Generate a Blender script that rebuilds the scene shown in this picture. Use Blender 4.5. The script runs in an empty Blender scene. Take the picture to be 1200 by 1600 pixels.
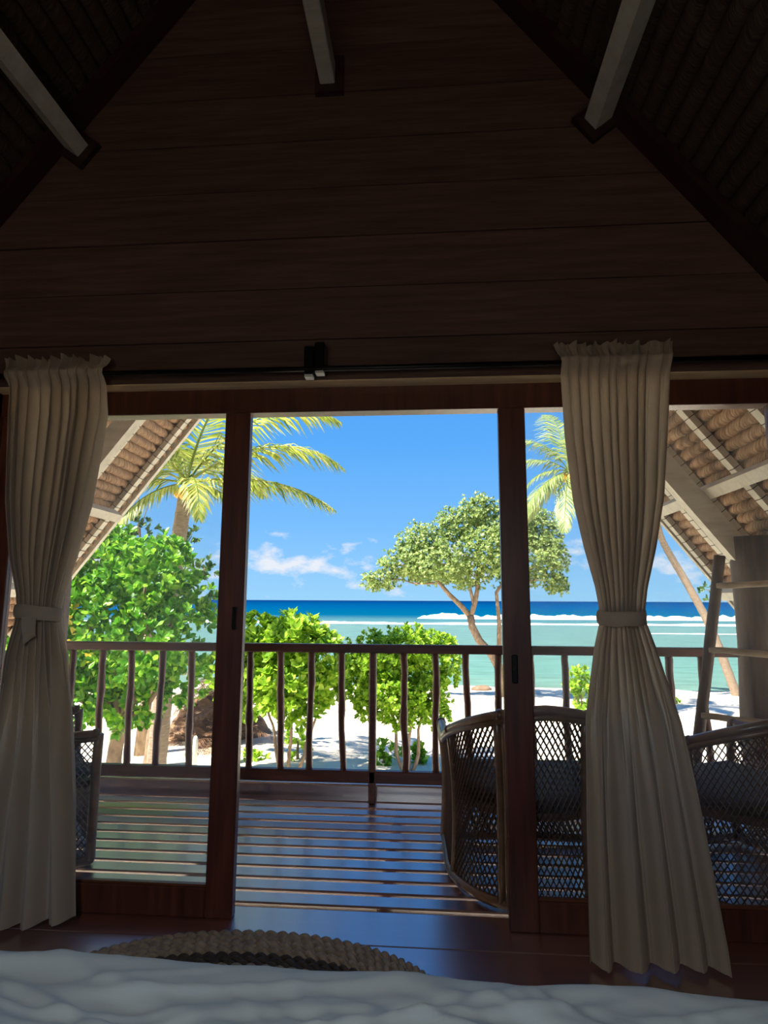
import bpy, bmesh, math, random
import numpy as np
from mathutils import Vector, Matrix, noise

random.seed(7); RNG = np.random.default_rng(7)
PI = math.pi
scene = bpy.context.scene
COL = scene.collection

# ---------------------------------------------------------------- camera
cam_d = bpy.data.cameras.new('camera'); cam = bpy.data.objects.new('camera', cam_d); COL.objects.link(cam)
F_PX, PITCH, YAW, ROLL, CAM_Z = 950.0, math.radians(8.27), math.radians(4.4), math.radians(0.28), 1.22
cam_d.sensor_fit = 'HORIZONTAL'; cam_d.sensor_width = 36.0; cam_d.lens = 36.0 * F_PX / 1200.0
cam_d.clip_start = 0.02; cam_d.clip_end = 20000
_f = Vector((-math.sin(YAW) * math.cos(PITCH), math.cos(YAW) * math.cos(PITCH), math.sin(PITCH)))
_r = Vector((math.cos(YAW), math.sin(YAW), 0)); _u = _r.cross(_f)
_r2 = math.cos(ROLL) * _r + math.sin(ROLL) * _u; _u2 = math.cos(ROLL) * _u - math.sin(ROLL) * _r
cam.matrix_world = Matrix(((_r2.x, _u2.x, -_f.x, 0), (_r2.y, _u2.y, -_f.y, 0), (_r2.z, _u2.z, -_f.z, CAM_Z), (0, 0, 0, 1)))
scene.camera = cam

# ---------------------------------------------------------------- world: clear tropical sky with a line of cumulus low over the sea
world = bpy.data.worlds.new('sky'); scene.world = world; world.use_nodes = True
SKY_STRENGTH, SUN_STRENGTH, EXPOSURE = 0.80, 14.0, 0.35
wn = world.node_tree.nodes; wl = world.node_tree.links; wn.clear()
w_out = wn.new('ShaderNodeOutputWorld'); w_bg = wn.new('ShaderNodeBackground'); w_bg.inputs[1].default_value = SKY_STRENGTH
w_tc = wn.new('ShaderNodeTexCoord'); w_sep = wn.new('ShaderNodeSeparateXYZ'); wl.new(w_tc.outputs['Generated'], w_sep.inputs[0])
w_ramp = wn.new('ShaderNodeValToRGB'); wl.new(w_sep.outputs['Z'], w_ramp.inputs[0])
def sR(r, g, b):
    f = lambda c: (c / 255 / 12.92) if c <= 10 else ((c / 255 + 0.055) / 1.055) ** 2.4
    return (f(r), f(g), f(b), 1.0)
els = w_ramp.color_ramp.elements
els[0].position = 0.0; els[0].color = sR(156, 212, 250)
els[1].position = 1.0; els[1].color = sR(58, 128, 222)
for p, c in ((0.04, (146, 205, 252)), (0.12, (122, 190, 253)), (0.25, (92, 172, 250)), (0.45, (74, 150, 240))):
    e = els.new(p); e.color = sR(*c)
w_map = wn.new('ShaderNodeMapping'); w_map.inputs['Scale'].default_value = (17, 17, 34); w_map.inputs['Location'].default_value = (1.7, 0.0, 0.0)
wl.new(w_tc.outputs['Generated'], w_map.inputs[0])
w_noi = wn.new('ShaderNodeTexNoise'); w_noi.inputs['Scale'].default_value = 1.0; w_noi.inputs['Detail'].default_value = 7.0; w_noi.inputs['Roughness'].default_value = 0.58
wl.new(w_map.outputs[0], w_noi.inputs['Vector'])
w_band = wn.new('ShaderNodeValToRGB'); wl.new(w_sep.outputs['Z'], w_band.inputs[0])
b = w_band.color_ramp.elements; b[0].position = 0.0; b[0].color = (0.45, 0.45, 0.45, 1); b[1].position = 1.0; b[1].color = (0, 0, 0, 1)
for p, v in ((0.03, .52), (0.06, .60), (0.095, .50), (0.13, .30), (0.22, .26), (0.5, 0.1)):
    e = b.new(p); e.color = (v, v, v, 1)
w_add = wn.new('ShaderNodeMath'); w_add.operation = 'ADD'
wl.new(w_noi.outputs[0], w_add.inputs[0]); wl.new(w_band.outputs[0], w_add.inputs[1])
w_thr = wn.new('ShaderNodeMapRange'); w_thr.inputs[1].default_value = 1.04; w_thr.inputs[2].default_value = 1.22
wl.new(w_add.outputs[0], w_thr.inputs[0])
w_mix = wn.new('ShaderNodeMix'); w_mix.data_type = 'RGBA'; w_mix.inputs['B'].default_value = sR(232, 238, 248)
wl.new(w_thr.outputs[0], w_mix.inputs['Factor']); wl.new(w_ramp.outputs[0], w_mix.inputs['A'])
wl.new(w_mix.outputs['Result'], w_bg.inputs[0]); wl.new(w_bg.outputs[0], w_out.inputs[0])

# ---------------------------------------------------------------- sun: high, over the left side of the house and slightly behind it
sun_d = bpy.data.lights.new('sun', 'SUN'); sun_d.energy = SUN_STRENGTH; sun_d.angle = math.radians(0.6); sun_d.color = (1.0, 0.94, 0.84)
sun = bpy.data.objects.new('sun', sun_d); COL.objects.link(sun); sun.location = (-10, -5, 20)
sun.rotation_euler = Vector((-0.48, -0.30, 0.82)).to_track_quat('Z', 'Y').to_euler()

vs = scene.view_settings
vs.view_transform = 'Standard'; vs.look = 'None'; vs.exposure = EXPOSURE; vs.gamma = 1.0; vs.use_curve_mapping = False
scene.cycles.max_bounces = 12; scene.cycles.diffuse_bounces = 6; scene.cycles.transparent_max_bounces = 16; scene.cycles.transmission_bounces = 8
scene.cycles.sample_clamp_indirect = 6.0

# ================================================================ helpers
class MB:
    """collects shapes, then links them as ONE mesh object"""
    def __init__(s): s.v = []; s.f = []
    def add(s, verts, faces):
        o = len(s.v); s.v.extend(tuple(p) for p in verts); s.f.extend(tuple(i + o for i in fc) for fc in faces); return s
    def box(s, lo, hi, bev=0.0):
        x0, y0, z0 = lo; x1, y1, z1 = hi
        if bev <= 0:
            return s.add([(x0,y0,z0),(x1,y0,z0),(x1,y1,z0),(x0,y1,z0),(x0,y0,z1),(x1,y0,z1),(x1,y1,z1),(x0,y1,z1)],
                         [(0,3,2,1),(4,5,6,7),(0,1,5,4),(1,2,6,5),(2,3,7,6),(3,0,4,7)])
        bm = bmesh.new(); bmesh.ops.create_cube(bm, size=1.0)
        for v in bm.verts:
            v.co = Vector(((x0+x1)/2 + v.co.x*(x1-x0), (y0+y1)/2 + v.co.y*(y1-y0), (z0+z1)/2 + v.co.z*(z1-z0)))
        bmesh.ops.bevel(bm, geom=list(bm.edges), offset=bev, segments=1, affect='EDGES')
        bm.verts.index_update(); s.add([tuple(v.co) for v in bm.verts], [[v.index for v in f.verts] for f in bm.faces]); bm.free(); return s
    def prism(s, poly, axis, a, b):
        """poly: list of 2-D points, extruded along axis from a to b. axis 'y': poly is (x,z); 'x': (y,z); 'z': (x,y)"""
        n = len(poly); put = {'y': lambda p, t: (p[0], t, p[1]), 'x': lambda p, t: (t, p[0], p[1]), 'z': lambda p, t: (p[0], p[1], t)}[axis]
        vs_ = [put(p, a) for p in poly] + [put(p, b) for p in poly]
        fs = [tuple(range(n))[::-1], tuple(range(n, 2*n))] + [(i, (i+1) % n, n+(i+1) % n, n+i) for i in range(n)]
        return s.add(vs_, fs)
    def tube(s, pts, rad, n=8, caps=True, closed=False, flat=None):
        pts = [Vector(p) for p in pts]; m = len(pts); o = []; up = Vector((0, 0, 1)); prev = None
        for i, p in enumerate(pts):
            if closed: t = pts[(i+1) % m] - pts[i-1]
            else: t = pts[min(i+1, m-1)] - pts[max(i-1, 0)]
            t.normalize()
            if prev is None:
                a = up if abs(t.z) < .9 else Vector((1, 0, 0)); sd = t.cross(a).normalized()
            else:
                sd = (prev - t * prev.dot(t)).normalized()
            prev = sd; nn = sd.cross(t).normalized(); r = rad[i] if hasattr(rad, '__len__') else rad
            for k in range(n):
                an = 2*PI*k/n; c, q = math.cos(an)*r, math.sin(an)*r
                if flat: q *= flat
                o.append(p + sd*c + nn*q)
        fs = []
        for i in range(m if closed else m-1):
            j = (i+1) % m
            for k in range(n): fs.append((i*n+k, i*n+(k+1) % n, j*n+(k+1) % n, j*n+k))
        if caps and not closed: fs += [tuple(range(n))[::-1], tuple((m-1)*n+k for k in range(n))]
        return s.add(o, fs)
    def build(s, name, mat, parent=None, smooth=False, base=None):
        """verts are world coordinates; stored relative to base (default the parent's location)"""
        b = Vector(base) if base is not None else (wloc(parent) if parent else Vector((0, 0, 0)))
        me = bpy.data.meshes.new(name)
        arr = np.asarray(s.v, dtype=float) - np.array(b)
        me.from_pydata(arr.tolist(), [], s.f); me.update()
        if smooth: me.polygons.foreach_set('use_smooth', [True]*len(me.polygons))
        me.materials.append(mat); o = bpy.data.objects.new(name, me); COL.objects.link(o)
        if parent: o.parent = parent; o.location = b - wloc(parent)
        else: o.location = b
        return o
def wloc(o):
    v = Vector(o.location); p = o.parent
    while p: v += p.location; p = p.parent
    return v
def tag(o, label, cat, group=None, kind=None):
    if label: o['label'] = label
    if cat: o['category'] = cat
    if group: o['group'] = group
    if kind: o['kind'] = kind
    return o
def empty(name, loc, label=None, cat=None, group=None, kind=None):
    o = bpy.data.objects.new(name, None); COL.objects.link(o); o.location = loc; o.empty_display_size = .1
    return tag(o, label, cat, group, kind)
def copy_tree(o, parent=None):
    c = o.copy(); COL.objects.link(c)
    if parent: c.parent = parent
    for ch in list(o.children): copy_tree(ch, c)
    return c
def structure(o, label=None, cat=None):
    o['kind'] = 'structure'
    if label: o['label'] = label
    if cat: o['category'] = cat
    return o
def nz(x, y=0.0, z=0.0): return noise.noise(Vector((x, y, z)))

# ================================================================ materials
def mat_new(name):
    m = bpy.data.materials.new(name); m.use_nodes = True; nt = m.node_tree
    return m, nt, nt.nodes['Principled BSDF'], nt.nodes['Material Output']
def coords(nt, scale=(1, 1, 1), rnd=0.0, kind='Object'):
    tc = nt.nodes.new('ShaderNodeTexCoord'); mp = nt.nodes.new('ShaderNodeMapping'); mp.inputs['Scale'].default_value = scale
    nt.links.new(tc.outputs[kind], mp.inputs['Vector'])
    if rnd:
        oi = nt.nodes.new('ShaderNodeObjectInfo'); mu = nt.nodes.new('ShaderNodeMath'); mu.operation = 'MULTIPLY'; mu.inputs[1].default_value = rnd
        nt.links.new(oi.outputs['Random'], mu.inputs[0]); nt.links.new(mu.outputs[0], mp.inputs['Location'])
    return mp.outputs[0]
def ramp(nt, fac, stops):
    r = nt.nodes.new('ShaderNodeValToRGB'); e = r.color_ramp.elements
    e[0].position, e[0].color = stops[0][0], stops[0][1]; e[1].position, e[1].color = stops[-1][0], stops[-1][1]
    for p, c in stops[1:-1]: q = e.new(p); q.color = c
    nt.links.new(fac, r.inputs[0]); return r.outputs[0]
def noise_tex(nt, vec, scale=5, detail=5, rough=.55):
    n = nt.nodes.new('ShaderNodeTexNoise'); n.inputs['Scale'].default_value = scale; n.inputs['Detail'].default_value = detail; n.inputs['Roughness'].default_value = rough
    nt.links.new(vec, n.inputs['Vector']); return n.outputs['Fac']
def bump(nt, h, bsdf, strength=.2, dist=.01):
    b_ = nt.nodes.new('ShaderNodeBump'); b_.inputs['Strength'].default_value = strength; b_.inputs['Distance'].default_value = dist
    nt.links.new(h, b_.inputs['Height']); nt.links.new(b_.outputs[0], bsdf.inputs['Normal'])
def wood(name, dark, mid, light, grain=(2, 30, 30), rough=.5, coat=0.0, rnd=7.0, bmp=.15):
    m, nt, bs, out = mat_new(name)
    v = coords(nt, grain, rnd); n1 = noise_tex(nt, v, 1.6, 6, .6)
    c = ramp(nt, n1, [(.25, dark), (.5, mid), (.78, light)])
    oi = nt.nodes.new('ShaderNodeObjectInfo'); hs = nt.nodes.new('ShaderNodeHueSaturation')
    mr = nt.nodes.new('ShaderNodeMapRange'); mr.inputs[3].default_value = .82; mr.inputs[4].default_value = 1.16
    nt.links.new(oi.outputs['Random'], mr.inputs[0]); nt.links.new(mr.outputs[0], hs.inputs['Value']); nt.links.new(c, hs.inputs['Color'])
    nt.links.new(hs.outputs[0], bs.inputs['Base Color']); bs.inputs['Roughness'].default_value = rough
    bs.inputs['Coat Weight'].default_value = coat; bs.inputs['Coat Roughness'].default_value = .28; bs.inputs['Specular IOR Level'].default_value = .5 + .5*(coat > .9); bs.inputs['Coat IOR'].default_value = 4.6 if coat > .9 else 1.6
    if bmp: bump(nt, n1, bs, bmp, .004)
    return m
def leaf_mat(name, a, b_, c, trans=.45, rough=.45, k=.66):
    m, nt, bs, out = mat_new(name)
    g = nt.nodes.new('ShaderNodeNewGeometry'); oi = nt.nodes.new('ShaderNodeObjectInfo'); ad = nt.nodes.new('ShaderNodeMath'); ad.operation = 'ADD'
    fr = nt.nodes.new('ShaderNodeMath'); fr.operation = 'FRACT'
    nt.links.new(g.outputs['Random Per Island'], ad.inputs[0]); nt.links.new(oi.outputs['Random'], ad.inputs[1]); nt.links.new(ad.outputs[0], fr.inputs[0])
    a, b_, c = (tuple(q*k for q in w_[:3])+(1,) for w_ in (a, b_, c))
    col = ramp(nt, fr.outputs[0], [(0, a), (.55, b_), (1, c)])
    nt.links.new(col, bs.inputs['Base Color']); bs.inputs['Roughness'].default_value = rough
    tr = nt.nodes.new('ShaderNodeBsdfTranslucent'); nt.links.new(col, tr.inputs['Color'])
    mx = nt.nodes.new('ShaderNodeMixShader'); mx.inputs[0].default_value = trans
    nt.links.new(bs.outputs[0], mx.inputs[1]); nt.links.new(tr.outputs[0], mx.inputs[2]); nt.links.new(mx.outputs[0], out.inputs['Surface'])
    return m
def cloth(name, colr, trans=.35, scale=900, rough=.9):
    m, nt, bs, out = mat_new(name)
    v = coords(nt, (1, 1, 1)); n1 = noise_tex(nt, v, 3, 4)
    col = ramp(nt, n1, [(.3, tuple(c*.92 for c in colr[:3])+(1,)), (.7, colr)])
    nt.links.new(col, bs.inputs['Base Color']); bs.inputs['Roughness'].default_value = rough; bs.inputs['Sheen Weight'].default_value = .1
    n2 = noise_tex(nt, v, scale, 2); bump(nt, n2, bs, .12, .0015)
    tr = nt.nodes.new('ShaderNodeBsdfTranslucent'); nt.links.new(col, tr.inputs['Color'])
    mx = nt.nodes.new('ShaderNodeMixShader'); mx.inputs[0].default_value = trans
    nt.links.new(bs.outputs[0], mx.inputs[1]); nt.links.new(tr.outputs[0], mx.inputs[2]); nt.links.new(mx.outputs[0], out.inputs['Surface'])
    return m
def plain(name, colr, rough=.6, metal=0.0, var=.12, scale=8, bmp=0.0):
    m, nt, bs, out = mat_new(name); v = coords(nt); n1 = noise_tex(nt, v, scale, 5)
    lo = tuple(c*(1-var) for c in colr[:3])+(1,); hi = tuple(min(1, c*(1+var)) for c in colr[:3])+(1,)
    nt.links.new(ramp(nt, n1, [(.3, lo), (.7, hi)]), bs.inputs['Base Color']); bs.inputs['Roughness'].default_value = rough; bs.inputs['Metallic'].default_value = metal
    if bmp: bump(nt, n1, bs, bmp, .01)
    return m
M = {}
M['wall'] = wood('wall_plank_wood', sR(76, 53, 46), sR(98, 71, 62), sR(118, 90, 79), (1.5, 25, 25), .45)
M['frame'] = wood('door_frame_wood', sR(64, 32, 24), sR(92, 47, 34), sR(120, 66, 46), (20, 20, 1.5), .38, .15)
M['header'] = wood('header_wood', sR(78, 42, 28), sR(112, 64, 42), sR(140, 86, 58), (1.5, 20, 20), .42, .1)
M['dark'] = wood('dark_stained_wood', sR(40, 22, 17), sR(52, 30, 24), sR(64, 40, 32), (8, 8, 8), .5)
M['soffit'] = wood('lit_soffit_wood', sR(196, 166, 124), sR(216, 190, 148), sR(230, 208, 170), (1.5, 20, 20), .5)  # daylight bounced up onto the underside is put into this paler tone
M['deck'] = wood('deck_board_wood', sR(92, 46, 34), sR(122, 66, 48), sR(150, 90, 68), (1.2, 22, 22), .34, 1.0, 7, .12)
M['floor'] = wood('floor_board_wood', sR(86, 42, 30), sR(116, 60, 42), sR(140, 80, 58), (1.2, 20, 20), .30, 1.0, 7, .08)
M['rail'] = wood('railing_wood', sR(66, 34, 26), sR(94, 52, 40), sR(122, 74, 58), (2, 22, 22), .45, .15)
M['stick'] = wood('baluster_branch_wood', sR(66, 36, 28), sR(98, 56, 42), sR(124, 78, 60), (16, 16, 3), .5, .1)
M['cream'] = wood('cream_painted_wood', sR(186, 178, 158), sR(204, 197, 178), sR(216, 210, 194), (3, 14, 14), .6, 0, 5, .08)
M['log'] = wood('weathered_log_wood', sR(58, 44, 37), sR(86, 68, 57), sR(114, 94, 80), (14, 14, 1.2), .7, 0, 5, .5)
M['rung'] = wood('pale_branch_wood', sR(150, 128, 100), sR(182, 160, 130), sR(204, 184, 156), (5, 5, 5), .6)
M['rattan'] = wood('brown_rattan', sR(62, 42, 30), sR(92, 64, 46), sR(120, 88, 64), (6, 6, 6), .42, .1)
M['rattan_pole'] = wood('rattan_pole', sR(84, 60, 43), sR(114, 84, 62), sR(140, 108, 82), (4, 4, 9), .35, .2)
M['black'] = plain('black_metal', (.012, .011, .011, 1), .35, .6)
M['white'] = plain('white_paint', sR(226, 224, 216), .7, 0, .06)
M['curtain'] = cloth('cream_linen_curtain', sR(198, 180, 158), .36, 700)
M['sheet'] = cloth('pale_green_grey_sheet', sR(206, 218, 220), .1, 900)
M['cushion'] = cloth('dark_cushion', sR(70, 56, 48), .02, 600)
M['mattress'] = cloth('mattress_ticking', sR(205, 205, 200), .02, 600)
M['frond'] = leaf_mat('palm_leaflets', sR(100, 124, 42), sR(164, 178, 66), sR(212, 206, 110), .42, .45, .85)
M['frond_r'] = leaf_mat('far_palm_leaflets', sR(110, 138, 70), sR(150, 168, 92), sR(190, 196, 126), .42, .45, .8)
M['dead_frond'] = leaf_mat('dry_palm_leaflets', sR(120, 84, 56), sR(164, 122, 86), sR(196, 158, 120), .25)
M['leaf_bush'] = leaf_mat('bright_bush_leaves', sR(56, 116, 22), sR(98, 164, 34), sR(172, 216, 66), .5, .4, .92)
M['leaf_sea'] = leaf_mat('sea_lettuce_leaves', sR(102, 146, 34), sR(152, 192, 48), sR(196, 226, 82), .5, .45, .95)
M['leaf_tree'] = leaf_mat('beach_tree_leaves', sR(84, 110, 50), sR(126, 148, 78), sR(172, 182, 116), .4, .5, 1.15)
M['leaf_dark'] = leaf_mat('dark_tree_leaves', sR(50, 88, 40), sR(78, 122, 54), sR(112, 150, 72), .35)
M['leaf_yellow'] = leaf_mat('yellow_leaves', sR(226, 196, 50), sR(238, 214, 70), sR(220, 226, 96), .45)
M['trunk'] = wood('palm_trunk_bark', sR(96, 80, 66), sR(130, 112, 94), sR(158, 140, 120), (5, 5, 22), .85, 0, 5, .8)
M['bark'] = wood('pale_tree_bark', sR(100, 82, 64), sR(134, 112, 90), sR(164, 142, 118), (7, 7, 4), .85, 0, 5, .6)
M['coconut'] = plain('coconut_husk', sR(222, 168, 52), .5)
M['foam'] = plain('sea_foam', sR(250, 250, 250), .9, 0, .03, 2)
M['bank'] = plain('littered_earth', sR(138, 108, 78), .95, 0, .35, 6, .6)
M['rock'] = plain('brown_rock', sR(120, 98, 78), .9, 0, .3, 3, .5)
M['cord'] = plain('dark_tie_cord', sR(84, 68, 54), .8)

def sand_material():
    m, nt, bs, out = mat_new('coral_sand'); v = coords(nt)
    n1 = noise_tex(nt, v, .35, 6, .6); n2 = noise_tex(nt, v, 9, 6, .6)
    nt.links.new(ramp(nt, n1, [(.3, sR(206, 190, 164)), (.55, sR(228, 216, 192)), (.75, sR(236, 226, 206))]), bs.inputs['Base Color'])
    bs.inputs['Roughness'].default_value = .95; bump(nt, n2, bs, .5, .05); return m
def sea_material():
    m, nt, bs, out = mat_new('lagoon_and_sea')
    tc = nt.nodes.new('ShaderNodeTexCoord'); sp = nt.nodes.new('ShaderNodeSeparateXYZ'); nt.links.new(tc.outputs['Object'], sp.inputs[0])
    v = coords(nt, (.012, .045, .1)); n1 = noise_tex(nt, v, 1.0, 5, .6)
    # depth of the water: shallow reef flat to 150 m out, then the drop-off
    a = nt.nodes.new('ShaderNodeMath'); a.operation = 'SUBTRACT'; a.inputs[1].default_value = .5; nt.links.new(n1, a.inputs[0])
    b2 = nt.nodes.new('ShaderNodeMath'); b2.operation = 'MULTIPLY_ADD'; b2.inputs[1].default_value = 34.0; nt.links.new(a.outputs[0], b2.inputs[0]); nt.links.new(sp.outputs['Y'], b2.inputs[2])
    lg = nt.nodes.new('ShaderNodeMath'); lg.operation = 'LOGARITHM'; lg.inputs[1].default_value = 10.0
    mx = nt.nodes.new('ShaderNodeMath'); mx.operation = 'MAXIMUM'; mx.inputs[1].default_value = 10.0; nt.links.new(b2.outputs[0], mx.inputs[0]); nt.links.new(mx.outputs[0], lg.inputs[0])
    mr = nt.nodes.new('ShaderNodeMapRange'); mr.inputs[1].default_value = 1.5; mr.inputs[2].default_value = 3.7; nt.links.new(lg.outputs[0], mr.inputs[0])
    P = lambda y: (math.log10(y) - 1.5) / 2.2
    sS = lambda *c: tuple(q*.20 for q in sR(*c)[:3]) + (1,)
    c = ramp(nt, mr.outputs[0], [(P(33), sS(196, 240, 220)), (P(42), sS(170, 238, 224)), (P(62), sS(166, 224, 218)), (P(110), sS(166, 222, 222)),
        (P(150), sS(120, 196, 214)), (P(185), sS(4, 142, 196)), (P(420), sS(0, 124, 198)), (P(1500), sS(6, 96, 178)), (P(4500), sS(24, 88, 160))])
    v2 = coords(nt, (.25, .9, .5)); n2 = noise_tex(nt, v2, 1.0, 6, .62)
    hs = nt.nodes.new('ShaderNodeHueSaturation'); m2 = nt.nodes.new('ShaderNodeMapRange'); m2.inputs[1].default_value = .3; m2.inputs[2].default_value = .7; m2.inputs[3].default_value = .78; m2.inputs[4].default_value = 1.2
    nt.links.new(n2, m2.inputs[0]); nt.links.new(m2.outputs[0], hs.inputs['Value']); nt.links.new(c, hs.inputs['Color'])
    nt.links.new(hs.outputs[0], bs.inputs['Base Color']); bs.inputs['Roughness'].default_value = .45; bs.inputs['Specular IOR Level'].default_value = 0.0
    bump(nt, n2, bs, .25, .3); return m
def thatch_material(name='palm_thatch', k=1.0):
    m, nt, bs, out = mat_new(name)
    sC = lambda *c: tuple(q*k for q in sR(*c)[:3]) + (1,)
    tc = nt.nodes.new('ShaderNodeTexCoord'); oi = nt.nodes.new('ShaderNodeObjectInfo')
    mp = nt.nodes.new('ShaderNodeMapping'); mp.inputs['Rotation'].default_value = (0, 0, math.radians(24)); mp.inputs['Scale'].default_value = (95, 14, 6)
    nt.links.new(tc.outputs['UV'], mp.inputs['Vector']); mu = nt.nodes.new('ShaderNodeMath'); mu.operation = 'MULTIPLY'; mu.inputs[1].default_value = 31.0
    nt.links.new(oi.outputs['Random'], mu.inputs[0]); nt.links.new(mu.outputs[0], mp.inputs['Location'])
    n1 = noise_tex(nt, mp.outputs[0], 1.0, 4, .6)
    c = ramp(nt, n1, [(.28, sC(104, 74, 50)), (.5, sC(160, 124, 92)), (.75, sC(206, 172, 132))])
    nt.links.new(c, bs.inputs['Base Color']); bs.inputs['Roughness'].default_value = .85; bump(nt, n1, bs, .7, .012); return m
def glass_material():
    m, nt, bs, out = mat_new('dusty_window_glass')
    tr = nt.nodes.new('ShaderNodeBsdfTransparent'); tr.inputs[0].default_value = (.985, .99, .985, 1)
    gl = nt.nodes.new('ShaderNodeBsdfGlossy'); gl.inputs['Roughness'].default_value = .01
    fr = nt.nodes.new('ShaderNodeFresnel'); fr.inputs['IOR'].default_value = 1.25
    mx = nt.nodes.new('ShaderNodeMixShader'); nt.links.new(fr.outputs[0], mx.inputs[0]); nt.links.new(tr.outputs[0], mx.inputs[1]); nt.links.new(gl.outputs[0], mx.inputs[2])
    # a film of salt and dust scatters a little of the daylight
    du = nt.nodes.new('ShaderNodeBsdfTranslucent'); du.inputs[0].default_value = (.9, .9, .86, 1)
    v = coords(nt); n1 = noise_tex(nt, v, 2.2, 6, .65); mr = nt.nodes.new('ShaderNodeMapRange'); mr.inputs[1].default_value = .3; mr.inputs[2].default_value = .75; mr.inputs[3].default_value = .008; mr.inputs[4].default_value = .05
    nt.links.new(n1, mr.inputs[0]); m2 = nt.nodes.new('ShaderNodeMixShader'); nt.links.new(mr.outputs[0], m2.inputs[0]); nt.links.new(mx.outputs[0], m2.inputs[1]); nt.links.new(du.outputs[0], m2.inputs[2])
    nt.links.new(m2.outputs[0], out.inputs['Surface']); return m
def braid_material(name, a, b_):
    m, nt, bs, out = mat_new(name); v = coords(nt, (1, 1, 1)); n1 = noise_tex(nt, v, 45, 4)
    nt.links.new(ramp(nt, n1, [(.3, a), (.7, b_)]), bs.inputs['Base Color']); bs.inputs['Roughness'].default_value = .8; bump(nt, n1, bs, .4, .004); return m
M['sand'] = sand_material(); M['sea'] = sea_material(); M['thatch'] = thatch_material(); M['thatch_shaded'] = thatch_material('shaded_thatch', .16); M['glass'] = glass_material()  # inner thatch is the same leaf with the room's shade put into its colour
M['braid_l'] = braid_material('pale_braid', sR(130, 112, 94), sR(172, 154, 134)); M['braid_d'] = braid_material('dark_braid', sR(52, 42, 35), sR(78, 64, 54))
M['backing'] = plain('dark_roof_felt', sR(74, 54, 40), .9)

# ================================================================ geometry constants (metres; x along the door wall, y out to sea, z up from the floor)
RX, RZ, SLOPE = -0.435, 4.878, math.atan(1.31)
CA, SA = math.cos(SLOPE), math.sin(SLOPE)
def roof_pt(s, t, n):
    """s side, t distance down the slope from the ridge, n depth below the nominal roof plane"""
    return (RX + s*t*CA - s*n*SA, RZ - t*SA - n*CA)
WALL_Y0, WALL_Y1 = 2.40, 2.48
DOOR_X0, DOOR_X1, SOFFIT = -1.905, 1.46, 2.125
ROOM_BACK, ROOM_HALF = -2.6, 2.72
VERGE = 5.03

# ================================================================ structure: floor, walls, roof
fl = empty('floor', (0, 0, -.06)); structure(fl)
MB().box((RX-ROOM_HALF, ROOM_BACK, -.14), (RX+ROOM_HALF, 2.60, -.034)).build('subfloor', M['backing'], fl)
y = 2.60; i = 0
while y > ROOM_BACK + .05:
    MB().box((RX-ROOM_HALF+.02, max(ROOM_BACK, y-.238), -.032), (RX+ROOM_HALF-.02, y-.002, 0), .0025).build('floor_board', M['floor'], fl); y -= .24; i += 1

def half_w(z, n=-.05): return (RZ - z) / 1.31 - n/SA
wf = empty('wall_front', (RX, 2.44, 0)); structure(wf)
bk = MB()
for lo, hi in ((SOFFIT, 4.9),):
    bk.prism([(RX-half_w(lo), lo), (RX+half_w(lo), lo), (RX, 4.94)], 'y', 2.425, WALL_Y1)
for x0, x1 in ((RX-ROOM_HALF, DOOR_X0), (DOOR_X1, RX+ROOM_HALF)):
    s = -1 if x0 < RX else 1
    xe = x0 if s < 0 else x1; xi = x1 if s < 0 else x0
    bk.prism([(xi, -.1), (xe, -.1), (xe, RZ-(ROOM_HALF)*1.31+.05), (xi, SOFFIT)] if s < 0 else [(xi, -.1), (xi, SOFFIT), (xe, RZ-(ROOM_HALF)*1.31+.05), (xe, -.1)], 'y', 2.425, WALL_Y1)
bk.build('wall_core', M['wall'], wf)
z = SOFFIT; zs = [SOFFIT, 2.305]
while zs[-1] < 4.6: zs.append(zs[-1] + .233)
for a, b_ in zip(zs[:-1], zs[1:]):
    g = .0025; wa, wb = half_w(a+g) - .005, max(.02, half_w(b_-g) - .005)
    y0 = WALL_Y0 + random.uniform(-.002, .003)
    MB().prism([(RX-wa, a+g), (RX+wa, a+g), (RX+wb, b_-g), (RX-wb, b_-g)], 'y', y0, 2.424).build('wall_plank', M['wall'], wf)
for x0, x1, s in ((RX-ROOM_HALF+.05, DOOR_X0, -1), (DOOR_X1, RX+ROOM_HALF-.05, 1)):
    z = 0.0
    while z < SOFFIT - .05:
        z1 = min(z + .236, SOFFIT)
        wlim = half_w(z1) - .02
        xa, xb = (max(x0, RX-wlim), x1) if s < 0 else (x0, min(x1, RX+wlim))
        if abs(xb-xa) > .03: MB().box((xa, WALL_Y0, z+.002), (xb, 2.424, z1-.002)).build('wall_plank', M['wall'], wf)
        z = z1
# side walls and rear wall of the room, the rear wall with an open window added for fill light
sz = RZ - ROOM_HALF*1.31 + .03
for s, nm in ((-1, 'wall_left'), (1, 'wall_right')):
    xo = RX + s*ROOM_HALF; w_ = empty(nm, (xo, 0, 0)); structure(w_)
    MB().box((min(xo, xo+s*.08), ROOM_BACK, -.1), (max(xo, xo+s*.08), WALL_Y1, sz-.02)).build('wall_core', M['wall'], w_)
    z = 0
    while z < sz - .06:
        z1 = min(z+.233, sz-.04); MB().box((min(xo, xo-s*.02), ROOM_BACK+.02, z+.002), (max(xo, xo-s*.02), 2.40, z1-.002)).build('wall_plank', M['wall'], w_); z = z1
WB_X0, WB_X1, WB_Z0, WB_Z1 = -1.4, .55, .75, 1.65
wb_ = empty('wall_back', (RX, ROOM_BACK, 0)); structure(wb_)
m = MB(); hb = ROOM_HALF; yb0, yb1 = ROOM_BACK-.08, ROOM_BACK
m.prism([(RX-half_w(WB_Z1), WB_Z1), (RX+half_w(WB_Z1), WB_Z1), (RX, 4.94)], 'y', yb0, yb1)
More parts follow.
